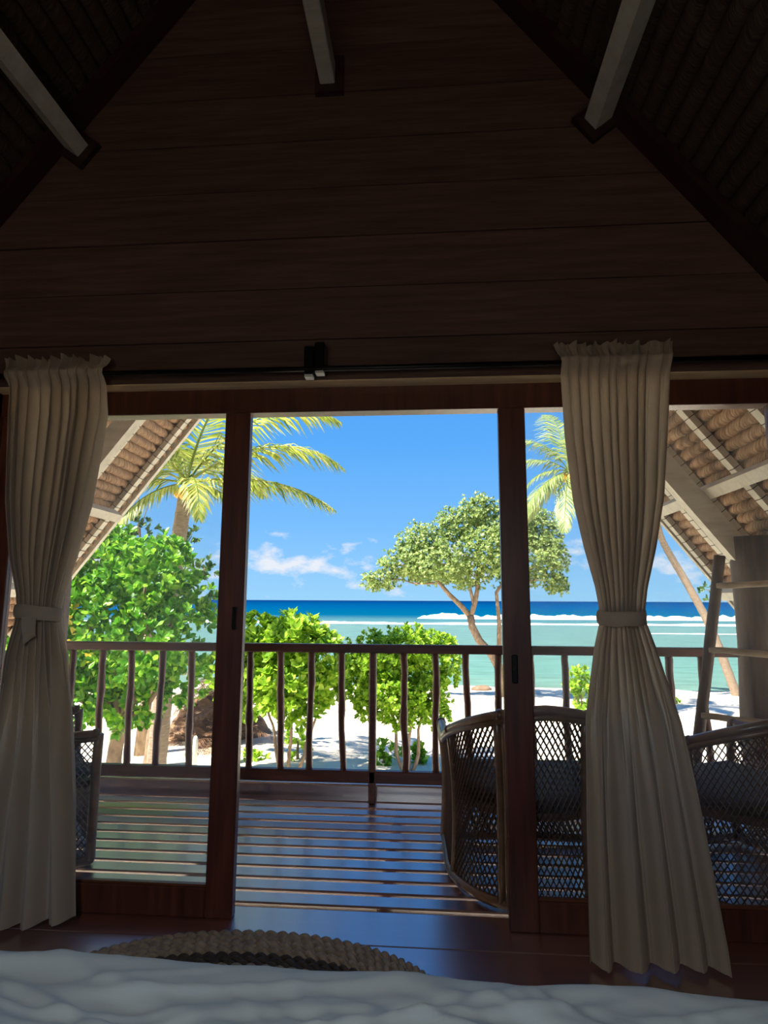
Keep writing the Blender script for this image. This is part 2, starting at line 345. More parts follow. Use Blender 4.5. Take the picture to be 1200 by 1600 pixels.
m.prism([(RX-hb, -.1), (WB_X0, -.1), (WB_X0, WB_Z1), (RX-half_w(WB_Z1), WB_Z1), (RX-hb, sz)], 'y', yb0, yb1)
m.prism([(WB_X1, -.1), (RX+hb, -.1), (RX+hb, sz), (RX+half_w(WB_Z1), WB_Z1), (WB_X1, WB_Z1)], 'y', yb0, yb1)
m.box((WB_X0, yb0, -.1), (WB_X1, yb1, WB_Z0)); m.build('wall_core', M['wall'], wb_)
win = empty('fill_window_1', ((WB_X0+WB_X1)/2, ROOM_BACK, WB_Z0)); structure(win)
m = MB(); m.box((WB_X0-.05, yb1, WB_Z0-.06), (WB_X1+.05, yb1+.03, WB_Z0)); m.box((WB_X0-.05, yb1, WB_Z1), (WB_X1+.05, yb1+.03, WB_Z1+.06))
m.box((WB_X0-.06, yb1, WB_Z0), (WB_X0, yb1+.03, WB_Z1)); m.box((WB_X1, yb1, WB_Z0), (WB_X1+.06, yb1+.03, WB_Z1)); m.build('fill_window_frame', M['frame'], win)

# ---- roof: two thatched slopes running from over the bed out past the deck
def thatch_mesh(name, length, seed, step, mat='thatch'):
    """one course of folded palm leaf: local x = along the course (0..length), y = down the slope, z = towards the room"""
    rng = random.Random(seed); n = max(4, int(length/step)); prof = [(-.041, -.014), (-.036, .010), (-.022, .028), (-.002, .036), (.018, .030), (.034, .012), (.040, -.014)]
    vs_, fs, uv = [], [], []
    for i_ in range(n+1):
        x = length*i_/n; tw = .003*math.sin(x*58 + seed) + .006*nz(x*9, seed*3.1) ; lift = .006*nz(x*21, seed*1.7, 4) + .004*math.sin(x*95+seed*2)
        for k, (py, pz) in enumerate(prof):
            e = rng.uniform(-.0035, .0035)
            vs_.append((x + .03*py/.05, py + tw + e, pz*(1 + lift*14) + lift*.6 + e)); uv.append((x, k*.018))
    m_ = len(prof)
    for i_ in range(n):
        for k in range(m_-1): fs.append((i_*m_+k, i_*m_+k+1, (i_+1)*m_+k+1, (i_+1)*m_+k))
    me = bpy.data.meshes.new(name); me.from_pydata(vs_, [], fs); me.update(); ul = me.uv_layers.new(name='UVMap')
    for lp in me.loops: ul.data[lp.index].uv = uv[lp.vertex_index]
    me.polygons.foreach_set('use_smooth', [True]*len(me.polygons)); me.materials.append(M[mat]); return me
outer = [thatch_mesh('thatch_course', VERGE-2.47, k+1, .022) for k in range(5)]
inner = [thatch_mesh('thatch_course', 2.42-ROOM_BACK, k+11, .06, 'thatch_shaded') for k in range(3)]
for s, nm in ((-1, 'roof_left'), (1, 'roof_right')):
    r_ = empty(nm, (RX, 1.2, RZ)); structure(r_)
    q = [roof_pt(s, -.02, -.055), roof_pt(s, 5.02, -.055), roof_pt(s, 5.04, -.20), roof_pt(s, -.05, -.20)]
    MB().prism(q, 'y', ROOM_BACK-.3, VERGE).build('thatch_bed', M['thatch'], r_)
    t = .09; k = 0
    while t < 4.99:
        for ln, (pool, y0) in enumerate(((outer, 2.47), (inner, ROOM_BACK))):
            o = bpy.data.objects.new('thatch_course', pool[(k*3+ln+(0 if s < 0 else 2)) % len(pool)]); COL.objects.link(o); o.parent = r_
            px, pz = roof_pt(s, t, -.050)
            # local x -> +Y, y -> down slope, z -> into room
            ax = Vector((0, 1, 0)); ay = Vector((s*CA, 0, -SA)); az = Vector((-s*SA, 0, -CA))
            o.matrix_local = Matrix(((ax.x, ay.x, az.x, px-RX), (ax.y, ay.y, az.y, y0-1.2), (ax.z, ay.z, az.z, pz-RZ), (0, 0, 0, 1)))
        t += .076; k += 1
    # common rafters under the thatch, tied on with cord
    ys = (3.05, 3.6, 4.1, 4.52, 4.9) if s > 0 else (3.1, 3.7, 4.31, 4.86)
    for yc in ys:
        ra = MB().prism([roof_pt(s, .02, -.012), roof_pt(s, 4.98, -.012), roof_pt(s, 4.98, .026), roof_pt(s, .02, .026)], 'y', yc-.032, yc+.032).build('rafter', M['cream'], r_)
        c = MB(); t = .128
        while t < 4.9:
            tt = t + random.uniform(-.006, .006)
            c.prism([roof_pt(s, tt, -.012), roof_pt(s, tt+.005, -.012), roof_pt(s, tt+.005, .0285), roof_pt(s, tt, .0285)], 'y', yc-.0345, yc+.0345); t += .076
        tag(c.build('tie_cord', M['cord'], ra), None, None, None, 'stuff')
    ve = MB().prism([roof_pt(s, .0, -.06), roof_pt(s, 5.0, -.06), roof_pt(s, 5.0, .012), roof_pt(s, .0, .012)], 'y', VERGE-.012, VERGE+.03).build('verge_board', M['cream'], r_)
    # purlins
    for t, y1 in ((1.994, 4.85), (3.687, 4.85), (4.469, 4.85)):
        pr = MB().prism([roof_pt(s, t-.036, .024), roof_pt(s, t+.036, .024), roof_pt(s, t+.036, .112), roof_pt(s, t-.036, .112)], 'y', ROOM_BACK+.02, y1).build('purlin', M['cream'], r_)
    # principal rafter over the railing line, and a dark rafter against the gable wall
    MB().prism([roof_pt(s, .1, .114), roof_pt(s, 4.62, .114), roof_pt(s, 4.62, .245), roof_pt(s, .1, .245)], 'y', 3.87, 3.95).build('principal_rafter', M['cream'], r_)
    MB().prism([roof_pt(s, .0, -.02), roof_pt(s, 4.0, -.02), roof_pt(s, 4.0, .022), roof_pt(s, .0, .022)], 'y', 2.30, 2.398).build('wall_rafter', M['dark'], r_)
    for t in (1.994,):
        MB().prism([roof_pt(s, t-.07, .022), roof_pt(s, t+.07, .022), roof_pt(s, t+.07, .15), roof_pt(s, t-.07, .15)], 'y', 2.375, 2.399).build('purlin_dark_plate', M['dark'], r_)  # dark plate on the wall at the purlin end
rc = MB().prism([(RX-.30, RZ-.10), (RX, RZ+.36), (RX+.30, RZ-.10), (RX+.22, RZ-.10), (RX, RZ+.16), (RX-.22, RZ-.10)], 'y', ROOM_BACK-.3, VERGE).build('roof_ridge', M['thatch'], None, False, (RX, 1.2, RZ)); structure(rc)
cb = empty('trim_1', (-.445, 0, 3.5)); structure(cb)
MB().box((-.478, ROOM_BACK+.02, 3.49), (-.410, 2.399, 3.59), .004).build('centre_beam', M['cream'], cb)
MB().box((-.50, 2.372, 3.45), (-.372, 2.399, 3.63)).build('beam_dark_plate', M['dark'], cb)  # dark plate on the wall at the beam end

# ---- lintel, jambs and the sliding glazed doors
hd = empty('trim_2', (-.25, 2.5, SOFFIT)); structure(hd)
MB().box((DOOR_X0-.02, 2.482, 2.018), (DOOR_X1+.02, 2.56, SOFFIT+.03), .004).build('lintel', M['frame'], hd)
MB().box((DOOR_X0-.005, WALL_Y0+.001, SOFFIT-.001), (DOOR_X1+.005, 2.483, SOFFIT+.012)).build('soffit_board', M['soffit'], hd)
for x0, x1 in ((DOOR_X0-.06, DOOR_X0+.0), (DOOR_X1, DOOR_X1+.06)):
    MB().box((x0, WALL_Y0-.012, 0), (x1, 2.56, 2.125), .004).build('jamb', M['header'], hd)
def sliding_door(nm, xa, xb, stile_in, lock):
    d = empty(nm, ((xa+xb)/2, 2.52, 0)); structure(d)
    y0, y1 = 2.492, 2.535
    sw = .11
    if stile_in > 0: inner_ = (xb-sw, xb); outer_ = (xa, xa+.085)
    else: inner_ = (xa, xa+sw); outer_ = (xb-.085, xb)
    st = MB().box((inner_[0], y0, .0), (inner_[1], y1, 2.10), .004).build('stile', M['frame'], d)
    MB().box((outer_[0], y0, .0), (outer_[1], y1, 2.03), .004).build('stile', M['frame'], d)
    ga, gb = sorted((inner_[0], inner_[1], outer_[0], outer_[1]))[1:3]
    MB().box((ga, y0, .0), (gb, y1, .108), .004).build('bottom_rail', M['frame'], d)
    MB().box((ga, y0+.012, .108), (gb, y1-.012, .116)).build('glazing_bead', M['header'], d)
    MB().box((ga, y0+.018, .108), (gb, y1-.018, 2.03)).build('glass_pane', M['glass'], d)
    if lock:
        xc = inner_[0] + .042
        k_ = MB().box((xc-.012, y0-.008, .90), (xc+.012, y0+.001, 1.01), .004).build('lock_plate', M['black'], st)
        MB().tube([(xc, y0-.016, .955), (xc, y0-.007, .955)], .005, 10).build('lock_knob', M['black'], k_)
    else:
        xc = inner_[1] - .035
        m_ = MB(); m_.box((xc-.004, y0-.026, 1.10), (xc+.010, y0-.016, 1.19), .003); m_.box((xc-.004, y0-.018, 1.10), (xc+.010, y0+.001, 1.115)); m_.box((xc-.004, y0-.018, 1.175), (xc+.010, y0+.001, 1.19)); m_.build('pull_handle', M['black'], st)
    return d
sliding_door('door_1', DOOR_X0+.002, -.773, 1, False)
sliding_door('door_2', .286, DOOR_X1-.002, -1, True)

# ---- deck
dk = empty('deck', (-.4, 3.25, -.03), None, None); structure(dk)
DX0, DX1 = RX-ROOM_HALF-.1, RX+ROOM_HALF+.1
y = 2.612 + .024
while y < 3.98:
    MB().box((DX0, y, -.034), (DX1, y+.092, 0), .006).build('deck_board', M['deck'], dk); y += .117
for x in (-2.9, -2.0, -1.1, -.2, .7, 1.6): MB().box((x-.03, 2.6, -.16), (x+.03, 4.05, -.036)).build('deck_joist', M['rail'], dk)
MB().box((DX0, 4.0, -.2), (DX1, 4.06, .075), .01).build('deck_edge_board', M['deck'], dk)

# ================================================================ railing
rl = empty('deck_railing', (-.36, 3.9, 0), 'dark brown deck railing with crooked branch balusters between log posts', 'railing')
RAIL_X0, RAIL_X1 = -2.40, 1.84
MB().box((RAIL_X0, 3.862, .893), (RAIL_X1, 3.922, .946), .006).build('top_rail', M['rail'], rl)
MB().box((RAIL_X0, 3.868, .118), (RAIL_X1, 3.918, .190), .006).build('bottom_rail', M['rail'], rl)
for x in (-2.326, -2.122, -1.928, -1.727, -1.523, -1.335, -1.145, -.946, -.752, -.555, -.167, .025, .224, .409, .61, .818, 1.03, 1.235, 1.44, 1.628):
    rng = random.Random(int(x*1000)); pts, rad = [], []
    lean = rng.uniform(-.012, .012); ph = rng.uniform(0, 9); k1 = rng.uniform(.25, .75)
    for i in range(15):
        t = i/14; zz = .16 + t*.76
        pts.append((x + lean*(t-.5)*2 + .011*nz(t*3.1, ph) + .004*nz(t*9, ph, 3), 3.893 + .010*nz(t*3, ph, 7), zz))
        rad.append(.0215 + .003*nz(t*6, ph, 11) + .008*math.exp(-((t-k1)/.035)**2) * (1 if rng.random() < .7 else .4))
    MB().tube(pts, rad, 9).build('baluster', M['stick'], rl, True)
MB().box((-.387, 3.868, 0.0), (-.342, 3.916, .90), .008).build('post', M['rail'], rl)
MB().tube([(-2.36, 3.985, .098), (-1.2, 3.985, .092), (0, 3.985, .096), (1.0, 3.985, .092), (1.8, 3.985, .098)], .007, 6).build('rope_light_cable', M['black'], rl)

# ---- log posts carrying the porch roof
def log_post(x, y, r, seed, label, ztop):
    pts, rad = [], []
    for i in range(26):
        t = i/25; zz = -2.32 + t*(ztop+2.32)
        pts.append((x + .025*nz(zz*.7, seed), y + .02*nz(zz*.7, seed, 5), zz)); rad.append(r*(1 + .13*nz(zz*1.3, seed, 9)))
    m = MB(); m.tube(pts, rad, 16)
    m.v = [(vx + .006*nz(vx*14, vy*14, vz*3), vy + .006*nz(vx*14, vy*14+9, vz*3), vz) for vx, vy, vz in m.v]
    o = m.build('log_post', M['log'], None, True, (x, y, -2.32)); tag(o, label, 'post', 'log posts of the porch roof'); return o
log_post(1.975, 3.91, .125, 3.3, 'thick weathered log post behind the ladder at the right end of the railing', 1.62)
log_post(-2.53, 3.91, .12, 8.1, 'weathered log post half hidden by the left curtain at the end of the railing', 1.95)

# ---- ladder leaning against the right-hand post
ld = empty('ladder', (1.40, 3.62, 0), 'rustic wooden ladder with pale branch rungs leaning beside the log post', 'ladder')
def lrail(x0, y0):
    a, b_ = Vector((x0, y0, .0)), Vector((x0+.272, y0, 1.485)); pts = [a.lerp(b_, i/12) + Vector((.006*nz(i*.4, x0), .004*nz(i*.5, x0, 3), 0)) for i in range(13)]
    MB().tube(pts, [.030 + .002*nz(i*.6, y0) for i in range(13)], 10).build('side_rail', M['log'], ld, True)
lrail(1.40, 3.66); lrail(1.90, 3.32)
for zz, dz in ((.24, 0), (.595, -.01), (.954, -.02), (1.316, .02)):
    f = zz/1.485; a = Vector((1.40+.272*f-.01, 3.64, zz)); b_ = Vector((1.90+.272*f+.03, 3.30, zz+dz)); d_ = (b_-a)
    pts = [a + d_*(i/8) + Vector((0, 0, .008*nz(i*.7, zz*5))) for i in range(9)]
    MB().tube(pts, [.017+.003*nz(i*.8, zz*9) for i in range(9)], 8).build('rung', M['rung'], ld, True)

# ================================================================ rattan tub chairs
def make_chair():
    root = empty('rattan_armchair', (0, 0, 0))
    TH = PI/2 + .80                                   # half of the tub, then a straight arm running forward
    def hgt(th):                                      # rim height, th = 0 at the back
        u = min(1, abs(th)/(PI/2)); return .785 - .195*(u**1.6)
    def shell(th, zf, off=0.0):                       # zf 0..1 from base hoop to rim
        z0 = .030; z_ = z0 + (hgt(th)-z0)*zf; fl_ = 1.0 + .04*zf - .05*math.sin(PI*zf)
        if abs(th) <= PI/2: return Vector(((.368*fl_+off)*math.sin(th), -(.415*fl_+off)*math.cos(th), z_))
        return Vector((math.copysign(.368*fl_+off, th), (abs(th)-PI/2)*.42, z_))
    N = 48
    ths = [-TH + 2*TH*i/N for i in range(N+1)]
    # rim: two bound poles
    rim = MB().tube([shell(t, 1.0) + Vector((0, 0, .0)) for t in ths], .021, 8).build('rim_pole', M['rattan_pole'], root, True)
    for t in (-TH+.03, -1.30, -.48, .48, 1.30, TH-.03): MB().tube([shell(t-.03, 1.0), shell(t, 1.0), shell(t+.03, 1.0)], .0245, 8).build('cane_binding', M['rattan'], rim, True)
    MB().tube([shell(t, .965, .012) for t in ths], .013, 8).build('rim_pole', M['rattan_pole'], root, True)
    MB().tube([shell(t, .0) for t in ths], .022, 8).build('base_hoop', M['rattan_pole'], root, True)
    fr = [shell(-TH, 0), Vector((-.2, .345, .03)), Vector((0, .35, .03)), Vector((.2, .345, .03)), shell(TH, 0)]
    MB().tube(fr, .02, 8).build('front_hoop', M['rattan_pole'], root, True)
    for t, r in ((-TH, .022), (TH, .022), (-1.30, .013), (1.30, .013), (-.52, .017), (.52, .017), (-.44, .017), (.44, .017)):
        MB().tube([shell(t, k/8, .004) for k in range(9)], r, 8).build('upright_pole', M['rattan_pole'], root, True)
    # open diamond weave of the back and arms
    lat = MB(); pitch = .040; slope = 1.35
    def strand(th0, sgn, off):
        pts = []; zf = 0.0; th = th0
        for k in range(40):
            zf = k/26
            if zf > 1.0: break
            th = th0 + sgn*zf*1.1
            if abs(th) <= TH: pts.append(shell(th, zf, off))
        if len(pts) >= 3: lat.tube(pts, .0055, 4, True, False, .5)
    a = -TH - 1.15
    while a < TH + 1.15:
        strand(a, 1, .003); strand(a, -1, -.003); a += .064
    tag(lat.build('woven_lattice', M['rattan'], root), None, None, None, 'stuff')
    # seat: woven panel, apron and cushion
    ring = [(-.335, .33), (-.335, .16)] + [(-.335*math.cos(PI*i/23), -.375*math.sin(PI*i/23)) for i in range(24)] + [(.335, .16), (.335, .33)]
    MB().prism(ring, 'z', .345, .375).build('seat_panel', M['rattan'], root)
    cu = MB(); prev = None
    for zz, sc in ((.376, .88), (.384, .94), (.400, .96), (.416, .92), (.424, .80)):
        cu.v += [(x*sc, y*sc, zz) for x, y in ring]
    n = 28
    for k in range(4):
        for i in range(n): cu.f.append((k*n+i, k*n+(i+1) % n, (k+1)*n+(i+1) % n, (k+1)*n+i))
    cu.f += [tuple(range(n))[::-1], tuple(range(4*n, 5*n))]
    cu.build('seat_cushion', M['cushion'], root, True)
    ap = MB()
    for i in range(24):
        x = -.34 + .68*i/23
        for sg in (-1, 1):
            x2 = x + sg*.15
            if abs(x2) <= .35: ap.tube([(x, .345, .04), (x2, .345, .36)], .006, 4)
    tag(ap.build('front_weave', M['rattan'], root), None, None, None, 'stuff')
    return root
c0 = make_chair(); c0.location = (.445, 3.01, 0); c0.rotation_euler = (0, 0, math.radians(2))
tag(c0, 'brown rattan tub chair nearest the open doorway, partly behind the right door post', 'chair', 'rattan armchairs on the deck')
c1 = copy_tree(c0); c1.location = (1.36, 3.0, 0); c1.rotation_euler = (0, 0, math.radians(24))
tag(c1, 'brown rattan tub chair behind the right glass door, in front of the ladder', 'chair', 'rattan armchairs on the deck')
c2 = copy_tree(c0); c2.location = (-2.065, 2.985, 0); c2.rotation_euler = (0, 0, math.radians(-53))
tag(c2, 'brown rattan chair behind the left glass door, showing only its latticed arm', 'chair', 'rattan armchairs on the deck')

# ================================================================ curtain rod and curtains
ROD_Y, ROD_Z = 2.325, 2.150
rd = empty('curtain_rod', (-.2, ROD_Y, ROD_Z), 'thin dark curtain rod running above the glass doors', 'curtain rod')
MB().tube([(-1.96, ROD_Y, ROD_Z), (-.2, ROD_Y, ROD_Z-.004), (1.50, ROD_Y, ROD_Z)], .011, 10).build('rod', M['black'], rd, True)
for x in (-1.98, 1.50): MB().tube([(x-.0, ROD_Y, ROD_Z), (x+.02, ROD_Y, ROD_Z)], .018, 10).build('finial', M['black'], rd, True)
for x in (-1.94, 1.48):
    m = MB(); m.box((x-.012, ROD_Y-.015, ROD_Z-.02), (x+.012, WALL_Y0+.001, ROD_Z+.018), .003); m.build('wall_bracket', M['black'], rd)
br = MB(); br.box((-.508, 2.318, 2.125), (-.468, 2.399, 2.245), .006); br.box((-.464, 2.316, 2.14), (-.424, 2.399, 2.262), .006); br.build('centre_bracket', M['black'], rd)
br = MB(); br.box((-.505, 2.322, 2.112), (-.471, 2.36, 2.1245), .002); br.box((-.461, 2.320, 2.127), (-.427, 2.36, 2.1395), .002); br.build('bracket_cap', M['white'], rd)

def interp(tab, z):
    zs_ = [t[0] for t in tab]
    for i in range(len(tab)-1):
        a, b_ = tab[i], tab[i+1]
        if z <= a[0] and z >= b_[0]:
            u = (a[0]-z)/(a[0]-b_[0]); u = u*u*(3-2*u) if False else u
            return [a[k]+(b_[k]-a[k])*u for k in range(1, len(a))]
    return list(tab[-1][1:]) if z < tab[-1][0] else list(tab[0][1:])
def make_curtain(name, tab, folds, seed, label, tie_z, hem, tail):
    cx = (tab[0][1]+tab[0][2])/2; root = empty(name, (cx, ROD_Y, 0), label, 'curtain', 'curtains tied back beside the doors')
    NU, ztop = 190, 2.222
    rng = random.Random(seed); warp = [rng.uniform(-.5, .5) for _ in range(folds*2+4)]
    zl = sorted({round(ztop - (ztop-.015)*i/110, 4) for i in range(111)} | {tie_z+.02, tie_z-.02, 2.17, 2.13}, reverse=True)
    v, f = [], []
    for z in zl:
        xl, xr, dep, yo = interp(tab, z)
        head = max(0, (z-2.165)/.057)                          # frill above the rod
        rodp = math.exp(-((z-2.15)/.030)**2)
        for i in range(NU+1):
            u = i/NU
            ph = folds*(u + .050*nz(u*2.6, seed, z*.30) + .022*nz(u*7, seed+3, z*.45))
            k_low = max(0.0, min(1.0, (tie_z + .05 - z)/.75)); k_low = k_low*k_low*(3-2*k_low)
            nlow = folds*.44; pl_ = nlow*(u + .07*nz(u*2.1, seed+7) + .03*nz(u*3, seed+8, z*.5)); am = .75 + .75*nz(ph*.55, seed+5); am2 = .85 + .6*nz(pl_*.6, seed+6)
            w = (1-k_low)*(math.sin(2*PI*ph)*am + .22*math.sin(4*PI*ph+1.3)) + k_low*(math.tanh(2.0*math.sin(2*PI*pl_) - .5)*am2 + .14*math.sin(4*PI*pl_+.8))
            yy = ROD_Y + yo + dep*.5*w*(1-.55*rodp) + .012*nz(u*5, z*1.4, seed+9)*(.3+.7*min(1, dep/.05)) - rodp*.032
            over = (xr-xl)*((1-k_low)*.13/folds*math.sin(4*PI*ph) + k_low*.06/nlow*math.sin(4*PI*pl_))*min(1, dep/.04)*(1-head)
            x = xl + (xr-xl)*u + over
            zz = z
            if head > 0: x += head*.008*math.sin(2*PI*ph*1.3+seed); yy += head*.012*math.sin(2*PI*ph*2+1); zz += head*.022*nz(u*19, seed)
            if z < .12: zz += (1-z/.12)*hem(u)
            v.append((x, yy, max(.006, zz)))
    for r in range(len(zl)-1):
        for i in range(NU): a = r*(NU+1)+i; f.append((a, a+1, a+NU+2, a+NU+1))
    nh = next(i for i, z in enumerate(zl) if z <= 2.165)
    mb = MB(); mb.v = v[nh*(NU+1):]; mb.f = [tuple(i-nh*(NU+1) for i in fc) for fc in f if min(fc) >= nh*(NU+1)]; mb.build('curtain_cloth', M['curtain'], root, True)
    mb = MB(); mb.v = v[:(nh+1)*(NU+1)]; mb.f = [fc for fc in f if max(fc) < (nh+1)*(NU+1)]; mb.build('gathered_heading', M['curtain'], root, True)
    # fabric tieback round the waist
    xl, xr, dep, yo = interp(tab, tie_z); cx_, hw, hd_ = (xl+xr)/2, (xr-xl)/2+.004, dep*.62+.022
    vv, ff = [], []; NT = 48
    for j, (dz, bul) in enumerate(((.026, -.002), (.018, .003), (0, .005), (-.018, .003), (-.026, -.002))):
        for i in range(NT):
            an = 2*PI*i/NT; rr = 1 + .05*math.sin(an*3+seed)
            vv.append((cx_ + (hw+bul)*math.cos(an)*rr, ROD_Y+yo + (hd_+bul)*math.sin(an), tie_z + dz + .008*math.cos(an*1.0+seed) + .004*nz(an*2, j*.5, seed)))
    for j in range(4):
        for i in range(NT): ff.append((j*NT+i, j*NT+(i+1) % NT, (j+1)*NT+(i+1) % NT, (j+1)*NT+i))
    mb = MB(); mb.v = vv; mb.f = ff; mb.build('tieback', M['curtain'], root, True)
    if tail:
        tx, tz = tail; yb = ROD_Y+yo-hd_-.006; vv, ff = [], []
        for i in range(9):
            t = i/8; wd = .030*(1-.15*t); zz = tz - .085*t
            for k in (-1, -.3, .4, 1): vv.append((tx + k*wd + .012*t, yb - .006*math.sin(t*3) - .003*k*k + .004, zz + (.020*k if i == 8 else 0)))
        for i in range(8):
            for k in range(3): a = i*4+k; ff.append((a, a+1, a+5, a+4))
        mb = MB(); mb.v = vv; mb.f = ff; mb.build('tie_end', M['curtain'], root, True)
    return root
# rows: height, left x, right x, fold depth, offset from the rod
TAB_R = [(2.23, .488, .946, .030, 0), (2.15, .510, .928, .034, 0), (1.85, .522, .896, .075, 0), (1.60, .545, .868, .085, 0), (1.42, .578, .830, .080, 0), (1.27, .612, .792, .060, 0),
         (1.19, .622, .780, .050, 0), (1.14, .620, .784, .052, 0), (1.05, .598, .812, .070, 0), (.80, .556, .880, .100, 0), (.42, .535, .928, .080, -.02), (.10, .522, .962, .070, -.045), (.0, .520, .968, .068, -.05)]
make_curtain('curtain', TAB_R, 11, 5.2, 'cream linen curtain tied at the waist in front of the right glass door', 1.165, lambda u: .004 - .004*math.sin(u*7), None)
TAB_L = [(2.25, -1.800, -1.330, .030, 0), (2.15, -1.780, -1.345, .034, 0), (1.97, -1.760, -1.330, .070, 0), (1.60, -1.722, -1.372, .085, 0), (1.38, -1.680, -1.418, .080, 0), (1.24, -1.640, -1.455, .058, 0),
         (1.18, -1.632, -1.462, .050, 0), (1.13, -1.634, -1.456, .055, 0), (1.0, -1.660, -1.420, .085, 0), (.75, -1.690, -1.380, .110, 0), (.42, -1.730, -1.345, .085, 0), (.10, -1.760, -1.318, .070, 0), (.0, -1.765, -1.312, .070, 0)]
make_curtain('curtain', TAB_L, 10, 2.7, 'cream linen curtain with a knotted tie end hanging by the left glass door', 1.165, lambda u: .035*u + .01*math.sin(u*9), (-1.545, 1.150))

# ================================================================ braided oval rug
rg = empty('braided_rug', (-.60, 2.0, 0), 'oval braided natural-fibre rug on the floor at the foot of the bed', 'rug')
RA, RB_ = .645, .368
def braid_ring(k, off, width, mat):
    a, b_ = RA-off, RB_-off; per = PI*(3*(a+b_)-math.sqrt((3*a+b_)*(a+3*b_))); cycles = max(6, round(per/.068)); n = cycles*9; m = MB()
    for st in range(2):                                   # two fat strands twisted into one row, so each row reads as a string of lobes
        pts, rad = [], []
        for i in range(n):
            an = 2*PI*i/n; p = 2*PI*(i/n*cycles + st/2 + k*.37)
            lat, up = math.sin(p)*width*.26, math.cos(p)*.0085
            e = Vector((math.cos(an)*b_, math.sin(an)*a, 0)).normalized()
            pts.append((-.60 + math.cos(an)*a + e.x*lat, 2.0 + math.sin(an)*b_ + e.y*lat, .0165 + up)); rad.append(width*(.30 + .04*math.cos(p)))
        m.tube(pts, rad, 6, False, True)
    return m.build('braid_ring', mat, rg, True)
off = .012; k = 0
while RB_ - off > .03:
    dark = k in (4, 5, 6, 9, 10); w = .026 if dark else .036
    braid_ring(k, off, w, M['braid_d'] if dark else M['braid_l']); off += w*.93; k += 1

# ================================================================ bed
BX0, BX1, BY0, BY1 = -1.17, .66, -.72, 1.29
bd = empty('bed', ((BX0+BX1)/2, (BY0+BY1)/2, 0), 'low wooden bed under a rumpled pale sheet in the foreground', 'bed')
m = MB(); m.box((BX0+.03, BY0, .14), (BX1-.03, BY1-.03, .24), .01); m.build('bed_frame', M['frame'], bd)
for x in (BX0+.08, BX1-.14):
    for yy in (BY0+.05, BY1-.14): MB().box((x, yy, 0), (x+.06, yy+.06, .14)).build('leg', M['frame'], bd)
MB().box((BX0+.02, BY0+.02, .242), (BX1-.02, BY1-.02, .465), .05).build('mattress', M['mattress'], bd)
def ridge(x, y, s): return 1 - abs(nz(x, y, s))*2
def bed_sheet():
    v, f = [], []; NX, NY = 300, 210; rng = random.Random(3)
    xs = np.linspace(-.24, 1.24, NX+1); W_, L_ = BX1-BX0, BY1-BY0
    # rows concentrated towards the foot of the bed
    tt = np.concatenate([np.linspace(0, .55, 40), np.linspace(.56, 1.0, 130), np.linspace(1.003, 1.17, 41)])
    for t in tt:
        for u in xs:
            x = BX0 + u*W_; y_ = BY0 + t*L_; z_ = .497
            ox = max(0, -u, u-1)*W_; oy = max(0, t-1)*L_
            # wrinkles: long folds pulled across the foot of the bed, crossed by finer creases
            a = math.radians(14); xr = x*math.cos(a)+y_*math.sin(a); yr = -x*math.sin(a)+y_*math.cos(a)
            cr = lambda q: math.exp(-(q*4.2)**2)                # sharp crease profile
            wx, wy = .25*nz(x*2.2, y_*2.2, 31), .10*nz(x*2.6, y_*2.6, 37)
            wv = .016*nz(xr*1.6+wx, yr*6.0+wy*3, 1.3) + .022*cr(nz(xr*1.0+wx, yr*6.5+wy*4, 4.2)*1.3) + .012*cr(nz(xr*1.8+wx, yr*13+wy*5, 14)*1.2)
            b_ = math.radians(-30); xq = x*math.cos(b_)+y_*math.sin(b_); yq = -x*math.sin(b_)+y_*math.cos(b_)
            wv += .014*cr(nz(xq*1.4+wx, yq*8+wy*4, 21)*1.3) + .0025*nz(x*9, y_*16, 8) + .005*cr(nz(xq*3.4, yq*20, 27)*1.2) - .017
            wv *= .35 + .65*min(1.0, max(0.0, (1.0-t)*L_/.06))
            d = math.hypot(ox, oy); R_ = .05
            if d <= 0: px, py, pz = x, y_, z_ + wv
            else:
                ang = min(d/R_, PI/2); drop = R_*(1-math.cos(ang)) + max(0, d-R_*PI/2); out_ = R_*math.sin(ang)
                dx = (-1 if u < 0 else 1)*ox/d if d else 0; dy = oy/d
                hang = max(0, d-R_*PI/2)
                out_ += hang*.10 + .014*nz(x*7, y_*7, 3)*min(1, hang*12) + wv*.4
                px = min(max(x, BX0), BX1) + dx*out_; py = min(y_, BY1) + dy*out_; pz = z_ + wv*max(0, 1-ang/1.57) - drop
            v.append((px, py, pz))
    for r in range(len(tt)-1):
        for i in range(NX): a = r*(NX+1)+i; f.append((a, a+1, a+NX+2, a+NX+1))
    m = MB(); m.v, m.f = v, f; o = m.build('bed_sheet', M['sheet'], None, True, ((BX0+BX1)/2, (BY0+BY1)/2, .47))
    return tag(o, 'rumpled pale grey-green sheet spread over the foot of the bed', 'sheet')
bs_o = bed_sheet(); bs_o.rotation_euler.z = bd.rotation_euler.z = math.radians(-1.0)

